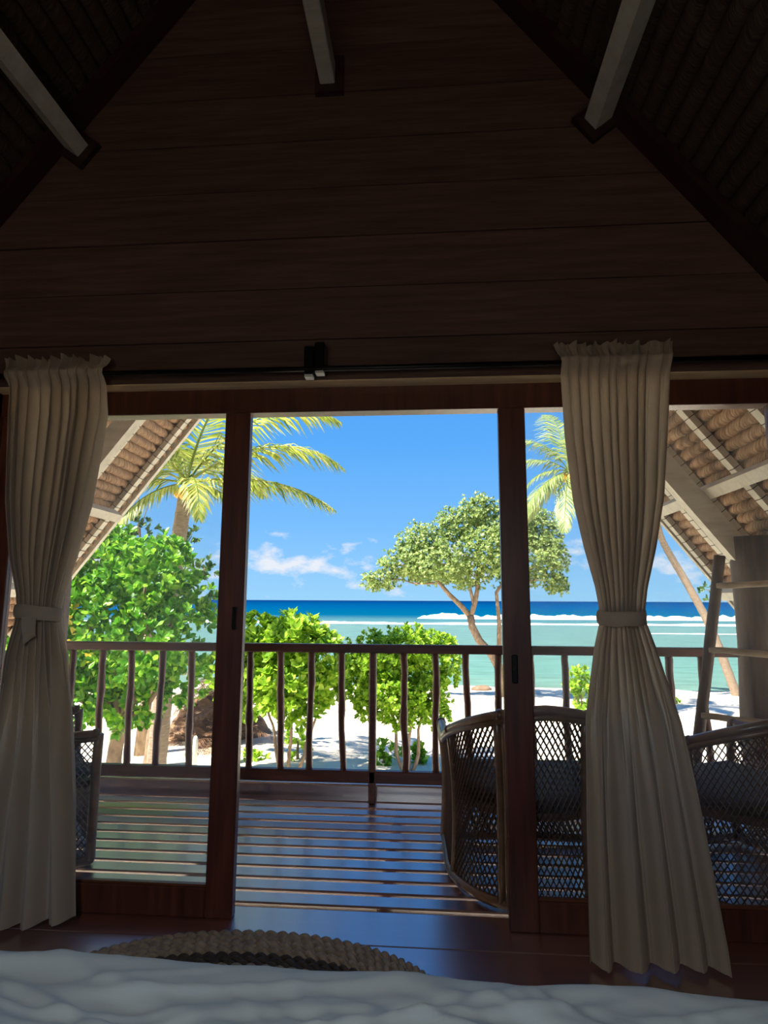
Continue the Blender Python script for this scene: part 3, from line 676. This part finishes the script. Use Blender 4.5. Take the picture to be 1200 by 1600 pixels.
# ================================================================ outdoors: beach and sea
def ground_z(x, y):
    z_ = -2.3
    if y > 14: z_ -= 1.05*min(1.6, (y-14)/20)**1.25
    return z_ + .10*nz(x*.22, y*.22, 5) + .03*nz(x*.9, y*.9, 2)
gx = np.concatenate([np.linspace(-260, -40, 12), np.linspace(-36, 36, 97), np.linspace(40, 260, 12)])
gy = np.concatenate([np.linspace(-60, -4, 8), np.linspace(0, 44, 89)])
gv = [(x, y_, ground_z(x, y_)) for y_ in gy for x in gx]; nx = len(gx)
gf = [(r*nx+i, r*nx+i+1, (r+1)*nx+i+1, (r+1)*nx+i) for r in range(len(gy)-1) for i in range(nx-1)]
m = MB(); m.v, m.f = gv, gf; g_ = m.build('beach_sand', M['sand'], None, True, (0, 10, -2.3)); structure(g_, 'white coral sand beach sloping down to the lagoon', 'beach')
SEA_Z = -3.32
sx = [-9000, -2500, -600, -150, 0, 150, 600, 2500, 9000]; sy = [26, 34, 60, 100, 160, 260, 500, 1200, 4000, 12000]
m = MB(); m.v = [(x, y_, SEA_Z) for y_ in sy for x in sx]; n = len(sx); m.f = [(r*n+i, r*n+i+1, (r+1)*n+i+1, (r+1)*n+i) for r in range(len(sy)-1) for i in range(n-1)]
s_ = m.build('sea', M['sea'], None, False, (0, 0, SEA_Z)); structure(s_, 'turquoise lagoon turning deep blue towards the horizon', 'sea')
def surf(name, x0, x1, yc, h, dep, seed, label, taper=(0, 0)):
    n = 420; m = MB(); prof = [(-1, 0), (-.55, .35), (-.2, .85), (.15, 1.0), (.5, .6), (1, 0)]
    for i in range(n+1):
        x = x0+(x1-x0)*i/n; e = 1.0
        if taper[0]: e = min(e, max(.02, (x-x0)/taper[0]))
        if taper[1]: e = min(e, max(.02, (x1-x)/taper[1]))
        hh = h*e*(.75+.45*nz(x*.11, seed)+.35*nz(x*.5, seed, 3)); dd = dep*(.6+.4*e)*(1+.4*nz(x*.05, seed, 8)); yy = yc + 2.5*nz(x*.014, seed, 5)
        for py, pz in prof: m.v.append((x, yy+py*dd+.4*nz(x*.9, py, seed), SEA_Z - .02 + max(.01, hh*pz*(1+.35*nz(x*1.3, py*3, seed)))))
    k = len(prof)
    for i in range(n):
        for j in range(k-1): m.f.append((i*k+j, (i+1)*k+j, (i+1)*k+j+1, i*k+j+1))
    o = m.build(name, M['foam'], None, True, ((x0+x1)/2, yc, SEA_Z)); return tag(o, label, 'wave', 'surf on the reef')
surf('breaking_wave', -3.5, 260, 160, 1.25, 4.0, 1.1, 'tall white breaking wave beginning left of the beach tree', (2.5, 0))
surf('foam_line', -300, 260, 124, .30, 3.2, 4.4, 'long thin white foam line in front of the breaking wave')
surf('foam_line', 20, 190, 92, .10, .9, 6.4, 'faint short foam ripple on the lagoon at the right', (20, 30))

# ================================================================ plants
def unit(a): return a/np.maximum(1e-9, np.linalg.norm(a, axis=-1, keepdims=True))
LEAF_OB = np.array([(0, 0, 0), (.60, 0, -.03), (1, 0, .02), (.32, .17, .03), (.70, .25, .05), (.32, -.17, .03), (.70, -.25, .05)])   # obovate, folded on its midrib
LEAF_OBF = [(0, 1, 4, 3), (1, 2, 4), (0, 5, 6, 1), (1, 6, 2)]
LEAF_DI = np.array([(0, 0, 0), (.5, .26, .05), (1, 0, 0), (.5, -.26, .05)]); LEAF_DIF = [(0, 2, 1), (0, 3, 2)]
def leaf_frames(P, D, N, L):
    D = unit(D); S = unit(np.cross(N, D)); N2 = np.cross(D, S); return P, D, S, N2, L
def leaves_mesh(name, fr, mat, parent, shape=0, kind='stuff'):
    P, D, S, N, L = fr; T = LEAF_OB if shape == 0 else LEAF_DI; F_ = LEAF_OBF if shape == 0 else LEAF_DIF; k = len(T)
    V = P[:, None, :] + L[:, None, None]*(D[:, None, :]*T[None, :, 0, None] + S[:, None, :]*T[None, :, 1, None] + N[:, None, :]*T[None, :, 2, None])
    V = V.reshape(-1, 3) - np.array(wloc(parent)); n_ = len(P)
    loops = np.concatenate([np.array(f_) for f_ in F_]); sizes = np.array([len(f_) for f_ in F_])
    lo = (loops[None, :] + (np.arange(n_)*k)[:, None]).reshape(-1); sz_ = np.tile(sizes, n_); st = np.concatenate([[0], np.cumsum(sz_)[:-1]])
    me = bpy.data.meshes.new(name); me.vertices.add(len(V)); me.vertices.foreach_set('co', V.reshape(-1).astype(np.float32))
    me.loops.add(len(lo)); me.loops.foreach_set('vertex_index', lo.astype(np.int32)); me.polygons.add(len(sz_)); me.polygons.foreach_set('loop_start', st.astype(np.int32)); me.polygons.foreach_set('loop_total', sz_.astype(np.int32))
    me.update(calc_edges=True); me.materials.append(mat); o = bpy.data.objects.new(name, me); COL.objects.link(o); o.parent = parent
    if kind: o['kind'] = kind
    return o
def leaf_objects(fr, idx, mat, parent, key):
    P, D, S, N, L = fr
    me = bpy.data.meshes.new('leaf'); me.from_pydata(LEAF_OB.tolist(), [], LEAF_OBF); me.update(); me.materials.append(mat); b_ = np.array(wloc(parent))
    for i in idx:
        o = bpy.data.objects.new('leaf', me); COL.objects.link(o); o.parent = parent; p = P[i]-b_; l = L[i]
        o.matrix_local = Matrix(((D[i][0]*l, S[i][0]*l, N[i][0]*l, p[0]), (D[i][1]*l, S[i][1]*l, N[i][1]*l, p[1]), (D[i][2]*l, S[i][2]*l, N[i][2]*l, p[2]), (0, 0, 0, 1)))
def sample_blobs(blobs, n, rng, depth=None, inner=.35):
    """points near the surface of ellipsoid blobs (x, y, z, rx, rz), with outward normals"""
    B = np.array(blobs, float); ry = B[:, 3]*.9 if depth is None else np.maximum(B[:, 3], depth); w = (B[:, 3]*B[:, 4])**1.0; idx = rng.choice(len(B), n, p=w/w.sum())
    d = unit(rng.normal(size=(n, 3))); r = 1 - inner*rng.random(n)**1.6; R_ = np.stack([B[idx, 3], ry[idx], B[idx, 4]], 1)
    lump = 1 + .38*np.array([nz(*(d[i]*2.6 + idx[i]*3.7)) for i in range(n)])
    return B[idx, :3] + d*R_*(r*lump)[:, None], unit(d/R_)
def rosettes(C, A, per, L0, L1, rng, tilt=(.5, 1.15)):
    n = len(C); C = np.repeat(C, per, 0); A = unit(np.repeat(A, per, 0)); k = len(C)
    ref = np.where(np.abs(A[:, 2:3]) < .9, np.array([[0, 0, 1.]]), np.array([[1., 0, 0]])); U = unit(np.cross(A, ref)); V = np.cross(A, U)
    an = np.tile(np.arange(per)*2.4, n) + np.repeat(rng.random(n)*6.28, per) + rng.normal(0, .25, k); ti = rng.uniform(tilt[0], tilt[1], k)
    rad = U*np.cos(an)[:, None] + V*np.sin(an)[:, None]; D = A*np.cos(ti)[:, None] + rad*np.sin(ti)[:, None]; N = A*np.sin(ti)[:, None] - rad*np.cos(ti)[:, None]
    L = rng.uniform(L0, L1, k); return leaf_frames(C + A*rng.uniform(-.04, .02, k)[:, None], D, N, L)
def split_leaves(fr, mat, parent, nobj=300):
    P = fr[0]; d = np.linalg.norm(P - np.array((0, 0, CAM_Z)), axis=1); facing = np.abs((fr[3]*unit(P-np.array((0, 0, CAM_Z)))).sum(1))
    big = fr[4]*(.3+facing)/d; order = np.argsort(-(big*(1 + .6*(d < np.quantile(d, .35))))); sel = np.zeros(len(P), bool); sel[order[:nobj]] = True
    leaf_objects(fr, np.nonzero(sel)[0], mat, parent, 'leaf'); rest = tuple(a[~sel] for a in fr); leaves_mesh('foliage', rest, mat, parent, 0)
def limb(m, a, b_, r0, r1, seed, sag=.06, n=9):
    a, b_ = Vector(a), Vector(b_); L = (b_-a).length; pts = []
    for i in range(n+1):
        t = i/n; p = a.lerp(b_, t); e = math.sin(PI*t)*L*sag
        pts.append(p + Vector((nz(t*2, seed), nz(t*2, seed, 3), nz(t*2, seed, 7)))*e*1.6)
    m.tube(pts, [r0+(r1-r0)*i/n for i in range(n+1)], 8)

# ---- big bright bush in front of the left door
rng = np.random.default_rng(11)
bu = empty('leafy_bush', (-4.45, 8.5, -2.3), 'large bright green bush with broad glossy leaves left of the deck', 'bush')
LB = [(-4.9, 8.6, 1.74, .72, .66), (-3.97, 8.3, 1.50, .66, .55), (-3.52, 8.6, 1.15, .46, .46), (-4.64, 8.1, .84, .65, .62), (-3.77, 8.0, .62, .68, .55), (-4.28, 8.4, -.10, .66, .46), (-5.73, 8.6, 1.09, .76, .85), (-4.17, 9.1, 1.92, .45, .30), (-5.42, 8.9, 2.2, .45, .38), (-3.55, 8.6, .15, .36, .38), (-6.3, 8.9, .4, .8, .9), (-5.3, 8.5, .0, .7, .7)]
C, A = sample_blobs(LB, 2300, rng, None, .5); A = unit(A + np.array([0, -.25, .55]))
split_leaves(rosettes(C, A, 9, .085, .145, rng), M['leaf_bush'], bu, 300)
C, A = sample_blobs([(-4.75, 7.75, 1.05, .14, .12), (-4.72, 7.7, .72, .12, .1), (-4.35, 7.6, .5, .08, .06)], 9, rng); fy = rosettes(C, unit(A+np.array([0, -.5, .4])), 4, .08, .12, rng)
leaf_objects(fy, range(len(fy[0])), M['leaf_yellow'], bu, 'leaf')
m = MB(); limb(m, (-4.45, 8.6, -2.4), (-4.3, 8.5, -.4), .13, .09, 1); trk = m.build('trunk', M['bark'], bu, True)
m = MB()
for k, bl in enumerate(LB): limb(m, (-4.3, 8.5, -.5), bl[:3], .06, .015, k+2)
m.build('branches', M['bark'], trk, True)

# ---- two round sea-lettuce bushes behind the railing
def round_bush(loc, blobs, label, nros, per, seed, stems, L=(.10, .16), mat='leaf_sea', nobj=300, grp='sea lettuce bushes on the sand'):
    rng = np.random.default_rng(seed); o = empty('beach_bush', loc, label, 'bush', grp)
    C, A = sample_blobs(blobs, nros, rng, None, .5); A = unit(A*.8 + np.array([0, -.1, .75])); fr = rosettes(C, A, per, L[0], L[1], rng)
    if nobj: split_leaves(fr, M[mat], o, nobj)
    else: leaves_mesh('foliage', fr, M[mat], o, 0)
    m = MB(); b0 = Vector(loc)
    for k, s_ in enumerate(stems):
        limb(m, (b0.x + (s_[0]-b0.x)*.15, b0.y, b0.z-.08), s_, .045, .02, seed+k, .09)
    for k, bl in enumerate(blobs): limb(m, stems[k % len(stems)], bl[:3], .02, .008, seed*3+k)
    m.build('stems', M['bark'], o, True); return o
B2 = [(-3.31, 12, .31, .57, .51), (-2.63, 11.8, .42, .68, .50), (-2.1, 12, .05, .51, .55), (-2.83, 11.7, -.37, .68, .49), (-2.18, 12.2, -.55, .45, .32), (-4.03, 12.3, -.22, .52, .65), (-3.5, 11.9, -.75, .45, .3), (-2.5, 11.9, -.95, .35, .22)]
round_bush((-2.75, 12.1, -2.3), B2, 'rounded sea-lettuce bush with big leaf rosettes right of the left door post', 700, 10, 21, [(-3.2, 12.1, -.9), (-2.7, 12, -.8), (-2.2, 12.1, -.9)], (.13, .21))
B3 = [(-1.12, 13, -.02, .66, .58), (-.44, 12.8, .25, .62, .45), (.15, 13, .0, .46, .58), (-.84, 12.8, -.68, .64, .40), (-.19, 13, -.70, .58, .46), (-1.54, 13.2, -.42, .33, .58), (-.65, 12.9, -1.12, .42, .26), (.05, 13, -1.08, .34, .24), (-1.3, 13, -1.0, .3, .22)]
round_bush((-.5, 13.1, -2.3), B3, 'light green small-leaved bush on a thin trunk in the middle of the beach', 2300, 9, 33, [(-.45, 13.1, -.8), (-.9, 13.1, -.8), (-.1, 13.1, -.9)], (.075, .12))
round_bush((4.9, 21, -2.78), [(4.85, 21, -1.33, .36, .50), (4.95, 21, -1.95, .30, .38)], 'small bright green bush on the sand behind the right curtain', 60, 9, 41, [(4.9, 21, -1.9), (4.7, 21, -1.8)], (.16, .24), 'leaf_sea', 0)
for k, (x, yy, zz, rx, rz, lab) in enumerate(((-2.99, 14, -1.9, .26, .48, 'tall yellow-green seedling on the sand below the rounded bush'), (-3.95, 14, -2.33, .30, .16, 'low green seedling on the sand beside the left door post'),
        (-1.05, 14, -2.1, .40, .22, 'spreading yellow-green seedling at the foot of the middle bush'), (-.28, 14, -2.15, .10, .22, 'small upright green sprout right of the middle bush'), (-4.45, 13.6, -2.1, .2, .22, 'small leafy sprout beside the white fence posts'),
        (9.6, 26, -2.75, .3, .12, 'tiny green shoot on the far sand beside the log post'))):
    round_bush((x, yy, ground_z(x, yy)), [(x, yy, zz, rx, rz)], lab, 26, 8, 50+k, [(x, yy, zz)], (.10, .17), 'leaf_sea', 0, 'seedlings on the sand')

# ---- spreading beach tree near the water
rng = np.random.default_rng(71)
tr_ = empty('beach_tree', (3.2, 28, -2.85), 'spreading grey-green beach tree with a forked leaning trunk by the water', 'tree')
TB = [(-2.37, 28, 2.09, .88, .47), (-1.38, 27.5, 2.85, 1.04, .72), (-.37, 28, 3.85, 1.20, .92), (.48, 26.8, 2.84, 1.35, .92), (1.29, 28.8, 4.7, 1.2, .95), (2.14, 28, 5.3, .9, .80), (2.73, 27, 3.42, 1.5, 1.2), (1.65, 28, 2.3, 1.1, .55), (3.8, 28.5, 4.8, 1.35, 1.1), (5.01, 28, 4.3, .95, 1.15), (5.34, 27.4, 3.02, .76, 1.05), (5.64, 28, 1.95, .55, .45), (4.07, 28.8, 2.5, 1.2, .7), (-.38, 28.5, 2.5, 1.1, .5)]
C, A = sample_blobs(TB, 5200, rng, None, .6); A = unit(A + np.array([0, -.1, .5]))
leaves_mesh('foliage', rosettes(C, A, 8, .11, .19, rng, (.5, 1.4)), M['leaf_tree'], tr_, 1)
m = MB(); m.tube([(3.35, 28, -3.0), (3.1, 28, -1.9), (2.7, 28, -1.15), (2.15, 28, -.55), (1.85, 28, .05), (1.77, 28, .56)], [.26, .22, .19, .18, .17, .17], 10); trk = m.build('trunk', M['bark'], tr_, True)
m = MB(); m.tube([(1.77, 28, .5), (1.35, 28, 1.0), (.86, 28, 1.47), (.4, 27.9, 2.0), (-.1, 28, 2.62)], [.13, .12, .10, .08, .06], 8)
m.tube([(1.77, 28, .5), (1.98, 28, 1.1), (2.1, 28, 1.7), (2.19, 28, 2.92), (2.3, 28, 4.2)], [.13, .11, .10, .08, .04], 8); m.tube([(1.95, 28, 1.0), (1.75, 28.1, 1.9), (1.7, 28.1, 3.2)], [.08, .07, .04], 7)
m.tube([(3.0, 28, -1.7), (3.05, 28, .2), (2.95, 28, 1.6), (3.8, 28, 2.8)], [.12, .1, .08, .04], 7)
for k, bl in enumerate(TB): limb(m, [(.4, 27.9, 2.0), (2.15, 28, 2.2), (1.7, 28.1, 2.6), (3.4, 28, 2.3)][0 if bl[0] < .2 else (2 if bl[0] < 2 else (1 if bl[0] < 3 else 3))], bl[:3], .05, .015, k+90)
m.build('branches', M['bark'], trk, True)

# ---- darker tree behind the big bush
rng = np.random.default_rng(81)
dt = empty('dark_leaved_tree', (-6.6, 14.2, -2.3), 'dark-leaved tree with bare twigs behind the big bush and the left palm', 'tree')
DB = [(-5.3, 14, 1.95, .34, .20), (-6.18, 14, 2.4, .46, .24), (-7.02, 14, 3.0, .40, .28), (-5.78, 14.3, 2.75, .30, .14), (-7.46, 14, 2.53, .46, .46), (-6.32, 14, 1.95, .5, .28), (-8.2, 14.2, 2.2, .9, .9), (-6.8, 14.2, 1.3, .7, .5)]
C, A = sample_blobs(DB, 330, rng, None, .7); leaves_mesh('foliage', rosettes(C, unit(A+np.array([0, -.2, .6])), 8, .12, .19, rng), M['leaf_dark'], dt, 0)
m = MB(); m.tube([(-6.7, 14.2, -2.4), (-6.6, 14.2, -.5), (-6.7, 14.1, 1.4)], [.16, .13, .1], 8); trk = m.build('trunk', M['bark'], dt, True)
m = MB()
for k, bl in enumerate(DB): limb(m, (-6.65, 14.15, .9), bl[:3], .045, .012, k+120)
limb(m, (-6.9, 14, 2.0), (-7.05, 14, 4.0), .035, .01, 140); limb(m, (-7.0, 14, 2.8), (-6.7, 14, 3.6), .02, .006, 141); m.build('branches', M['bark'], trk, True)

# ---- airy tree at the right, its twigs reaching in beside the ladder
rng = np.random.default_rng(91)
tw = empty('twiggy_tree', (9.4, 18.2, -2.5), 'sparse twiggy tree with small leaf tufts behind the ladder and log post', 'tree')
WB = [(7.73, 18, 2.31, .17, .22), (7.91, 18, 1.86, .22, .16), (7.58, 18, 1.62, .22, .11), (7.96, 18, 1.32, .19, .18), (8.05, 18, 2.75, .22, .16), (9.0, 18, 2.2, .6, .5), (9.4, 18.2, 3.1, .8, .6)]
C, A = sample_blobs(WB, 90, rng, None, .8); leaves_mesh('foliage', rosettes(C, unit(A+np.array([0, -.2, .5])), 7, .10, .17, rng), M['leaf_dark'], tw, 0)
m = MB(); m.tube([(9.4, 18.2, -2.7), (9.3, 18.2, 0), (9.1, 18.1, 1.6)], [.12, .1, .08], 8); trk = m.build('trunk', M['bark'], tw, True)
m = MB()
for k, bl in enumerate(WB): limb(m, (9.15, 18.1, 1.3), bl[:3], .035, .008, k+160)
m.build('branches', M['bark'], trk, True)

# ---- coconut palms
def frond(root, base, az, el, length, droop, mat, seed, hang=.75, leaf=.85, pairs=58, curl=0.0, name='frond'):
    """one palm frond: arching rachis with drooping leaflets on both sides"""
    rng = random.Random(seed); n = 22; p = Vector(base); pts = [p.copy()]; e = el; a = az
    for i in range(n):
        st = length/n; d = Vector((math.cos(a)*math.cos(e), math.sin(a)*math.cos(e), math.sin(e))); p = p + d*st; pts.append(p.copy()); e -= droop/n*(.5 + 1.1*i/n); a += curl/n
    m = MB(); m.tube(pts, [.030*(1-.88*i/n)*length/3 for i in range(n+1)], 5)
    for k in range(pairs):
        t = .12 + .88*k/(pairs-1); fi = t*n; i0 = min(n-1, int(fi)); q = pts[i0].lerp(pts[i0+1], fi-i0); tg = (pts[i0+1]-pts[i0]).normalized()
        side = tg.cross(Vector((0, 0, 1)));
        if side.length < .05: side = Vector((1, 0, 0))
        side.normalize(); up = side.cross(tg).normalized()
        ll = leaf*length/3*(math.sin(PI*min(1, .18+.80*t))**.6)*rng.uniform(.85, 1.12)
        for sg in (-1, 1):
            d = (side*sg*.80 + tg*(.62+.5*t) + up*.18 + Vector((0, 0, -hang*rng.uniform(.25, .9)))).normalized(); g = hang*rng.uniform(.5, 1.1)
            a0 = q; a1 = q + d*ll*.5; d2 = (d + Vector((0, 0, -g))).normalized(); a2 = a1 + d2*ll*.5
            wv = (tg - d*tg.dot(d)).normalized()*(.022*length/3)
            w2 = (tg - d2*tg.dot(d2)).normalized()*(.017*length/3)
            m.add([a0-wv*.5, a0+wv*.5, a1+wv, a1-wv, a2], [(0, 1, 2, 3), (3, 2, 4)])
    return m.build(name, M[mat], root)
def palm(name, label, base, trunk_pts, rad, crown, fronds, mat, nuts=6, nutr=.11):
    root = empty(name, base, label, 'palm tree', 'coconut palms')
    m = MB(); P = [Vector(p) for p in trunk_pts]; pts, rr = [], []
    for i in range(len(P)-1):
        for k in range(12):
            t = k/12; p0, p1, p2, p3 = P[max(0, i-1)], P[i], P[i+1], P[min(len(P)-1, i+2)]
            pts.append(.5*((2*p1)+(p2-p0)*t+(2*p0-5*p1+4*p2-p3)*t*t+(3*p1-p0-3*p2+p3)*t**3)); f_ = (i+t)/(len(P)-1); rr.append((rad[0]+(rad[1]-rad[0])*f_)*(1+.06*(k % 2)))
    pts.append(P[-1]); rr.append(rad[1]); m.tube(pts, rr, 12); m.build('trunk', M['trunk'], root, True)
    for k, fr in enumerate(fronds): frond(root, crown, *fr[:4], mat, int(fr[4]), *fr[5:])
    for k in range(nuts):
        an = 2.4*k; c = Vector(crown) + Vector((math.cos(an)*nutr*1.5, math.sin(an)*nutr*1.5, -.18*nutr/.11-.05*(k % 3)))
        bm = bmesh.new(); bmesh.ops.create_icosphere(bm, subdivisions=2, radius=nutr); mm = MB(); mm.add([c+Vector((v.co.x, v.co.y, v.co.z*1.2)) for v in bm.verts], [[v.index for v in f.verts] for f in bm.faces]); bm.free(); mm.build('coconut', M['coconut'], root, True)
    return root
R = math.radians
palm('coconut_palm', 'tall coconut palm with drooping yellow-green fronds behind the big bush', (-5.3, 12, -2.3),
     [(-5.35, 12, -2.4), (-5.25, 12, -.3), (-5.16, 12, 1.9), (-5.02, 12, 3.45)], (.19, .135), (-5.02, 12, 3.6),
     [(R(0), R(36), 3.5, 1.35, 1, .75, .8, 60), (R(-8), R(6), 3.3, .75, 2, .75, .8, 60), (R(14), R(60), 3.8, 1.5, 3, .75, .8, 60), (R(200), R(30), 2.6, 2.0, 4), (R(170), R(50), 3.0, 1.7, 5), (R(-100), R(35), 2.2, 2.0, 6, .8), (R(-60), R(5), 2.3, 1.4, 7, .8),
      (R(-20), R(-5), 1.8, 1.2, 8, .9), (R(215), R(5), 2.6, 1.2, 9, .8), (R(70), R(40), 3.0, 1.6, 10), (R(110), R(55), 3.0, 1.6, 11), (R(-130), R(62), 2.8, 2.2, 12, .7), (R(150), R(75), 3.2, 1.5, 13), (R(-40), R(70), 3.2, 1.6, 14), (R(245), R(-15), 2.0, .9, 15, .9)], 'frond', 7, .10)
palm('coconut_palm', 'coconut palm whose grey-green crown shows left of the right curtain', (6.34, 22, -2.7),
     [(6.4, 22, -2.8), (6.25, 22, -.5), (5.9, 22, 2.3), (5.0, 22, 5.75)], (.2, .14), (4.99, 22, 5.9),
     [(R(178), R(35), 2.3, 1.6, 21), (R(190), R(5), 2.1, 1.5, 22), (R(170), R(62), 2.6, 1.5, 23), (R(100), R(75), 3.64, 1.0, 24), (R(-90), R(60), 2.99, 1.9, 25), (R(215), R(-20), 2.99, .9, 26), (R(-70), R(10), 2.99, 1.6, 27), (R(10), R(50), 3.64, 1.5, 28), (R(-10), R(10), 3.38, 1.3, 29), (R(60), R(30), 3.38, 1.5, 30), (R(140), R(-30), 3.12, .7, 31), (R(250), R(-45), 2.86, .5, 32)], 'frond_r', 7, .13)
palm('coconut_palm', 'far leaning coconut palm with a slanting bare trunk beside the right curtain', (13.97, 30, -2.95),
     [(14.0, 30, -3.1), (13.08, 30, -.09), (12.15, 30, 1.98), (11.1, 30, 4.11), (10.9, 30, 5.35)], (.20, .13), (10.9, 30, 5.5),
     [(R(0), R(10), 3.0, 1.5, 41), (R(-30), R(-10), 2.8, 1.0, 42), (R(-80), R(20), 2.4, 1.6, 43), (R(20), R(45), 3.4, 1.6, 44), (R(180), R(30), 3.0, 1.6, 45), (R(150), R(60), 3.0, 1.5, 46), (R(90), R(50), 3.0, 1.4, 47), (R(220), R(10), 2.8, 1.3, 48), (R(-10), R(65), 3.2, 1.4, 49)], 'frond_r', 8, .17)

# ---- bank of dry palm litter and the white fence posts
rng = random.Random(5)
dh = empty('palm_litter_heap', (-5.6, 16.5, -2.3), 'heap of dry brown palm fronds on the bank behind the white posts', 'dead leaves')
m = MB(); nn, rr_ = 72, 34; m.v = []
for j in range(rr_+1):
    r = j/rr_
    for i in range(nn):
        an = 2*PI*i/nn; x = math.cos(an)*r*1.6; y_ = math.sin(an)*r*1.2; h = 1.25*(1-r*r)**1.2*(1+.3*nz(x*1.3, y_*1.3, 4)) + .16*nz(x*3.5, y_*3.5, 6) + .12*nz(x*11, y_*11, 9)
        m.v.append((-5.75+x, 16.6+y_, -2.50+h))
m.f = [(j*nn+i, j*nn+(i+1) % nn, (j+1)*nn+(i+1) % nn, (j+1)*nn+i) for j in range(rr_) for i in range(nn)]; m.build('earth_bank', M['bank'], dh, True)
for k in range(95):
    an = rng.uniform(0, 6.28); x = -5.65 + rng.uniform(-.8, .8); y_ = 15.95 + rng.uniform(-.7, .6); r2 = ((x+5.75)/1.6)**2 + ((y_-16.6)/1.2)**2
    zz = -2.42 + 1.25*max(0, 1-r2)**1.2 + rng.uniform(.05, .25); frond(dh, (x, y_, zz), an, rng.uniform(-.1, .8), rng.uniform(.9, 1.5), 1.0, 'dead_frond', 300+k, .4, .9, 24, 0, 'dry_frond')
for x, yy, r, zt, lab in ((-6.32, 12, .115, -1.05, 'thick round-topped white fence post, the tallest and leftmost of three'), (-5.62, 13, .062, -1.52, 'slim white fence post, the middle one of three beside the litter heap'), (-4.95, 13.0, .052, -1.62, 'short slim white fence post, the rightmost of three')):
    pts = [(x, yy, ground_z(x, yy)-.1), (x, yy, zt-.10), (x, yy, zt-.04), (x, yy, zt-.01), (x, yy, zt)]
    o = MB().tube(pts, [r, r, r*.85, r*.55, r*.15], 14).build('fence_post', M['white'], None, True, (x, yy, ground_z(x, yy))); tag(o, lab, 'fence post', 'white fence posts')
m = MB(); limb(m, (-6.05, 13.2, -2.4), (-5.95, 13.2, -1.15), .13, .11, 7, .03); o = m.build('tree_stump', M['bark'], None, True, (-6.05, 13.2, -2.35)); tag(o, 'pale peeling tree stump between the white fence posts', 'tree stump')
# ---- stones at the waterline
bm = bmesh.new(); bmesh.ops.create_icosphere(bm, subdivisions=3, radius=1)
for k, (x, yy, sx_, sy_, sz_, lab) in enumerate(((3.75, 32.6, .42, .5, .40, 'dark brown boulder at the water edge below the beach tree'), (2.55, 32.2, .5, .4, .17, 'flat low stone at the water edge left of the boulder'))):
    m = MB(); zz = ground_z(x, yy)
    m.add([(x+v.co.x*sx_*(1+.25*nz(*(v.co*1.7+Vector((k*5, 0, 0))))), yy+v.co.y*sy_, zz+.05+v.co.z*sz_*(1+.3*nz(*(v.co*1.9+Vector((k*9, 2, 0)))))) for v in bm.verts], [[v.index for v in f.verts] for f in bm.faces])
    tag(m.build('stone', M['rock'], None, True, (x, yy, zz)), lab, 'stone', 'stones at the waterline')
bm.free()

# ================================================================ fill lamp added over the bed, out of view, to brighten the room
pl = empty('fill_lamp', (-.25, -.45, 1.75), 'added fill lamp with a conical rattan shade, out of view over the bed', 'lamp')
m = MB(); NS = 28; LY = -.45
for r, zz in ((.05, 1.94), (.13, 1.88), (.215, 1.755), (.205, 1.755), (.122, 1.872), (.045, 1.93)):
    m.v += [(-.25+r*math.cos(2*PI*i/NS), LY+r*math.sin(2*PI*i/NS), zz) for i in range(NS)]
m.f = [(k*NS+i, k*NS+(i+1) % NS, (k+1)*NS+(i+1) % NS, (k+1)*NS+i) for k in range(5) for i in range(NS)] + [tuple(range(NS))]
m.build('shade', M['rattan'], pl, True)
MB().tube([(-.25, LY, 1.93), (-.25, LY, 4.5)], .004, 6).build('cord', M['black'], pl)
MB().tube([(-.25, LY, 1.85), (-.25, LY, 1.93)], .022, 10).build('socket', M['white'], pl, True)
ld_ = bpy.data.lights.new('fill_lamp_bulb', 'POINT'); ld_.energy = 34.0; ld_.shadow_soft_size = .05; ld_.color = (.90, .96, 1.0)
lo_ = bpy.data.objects.new('fill_lamp_bulb', ld_); COL.objects.link(lo_); lo_.parent = pl; lo_.location = (0, 0, .025)
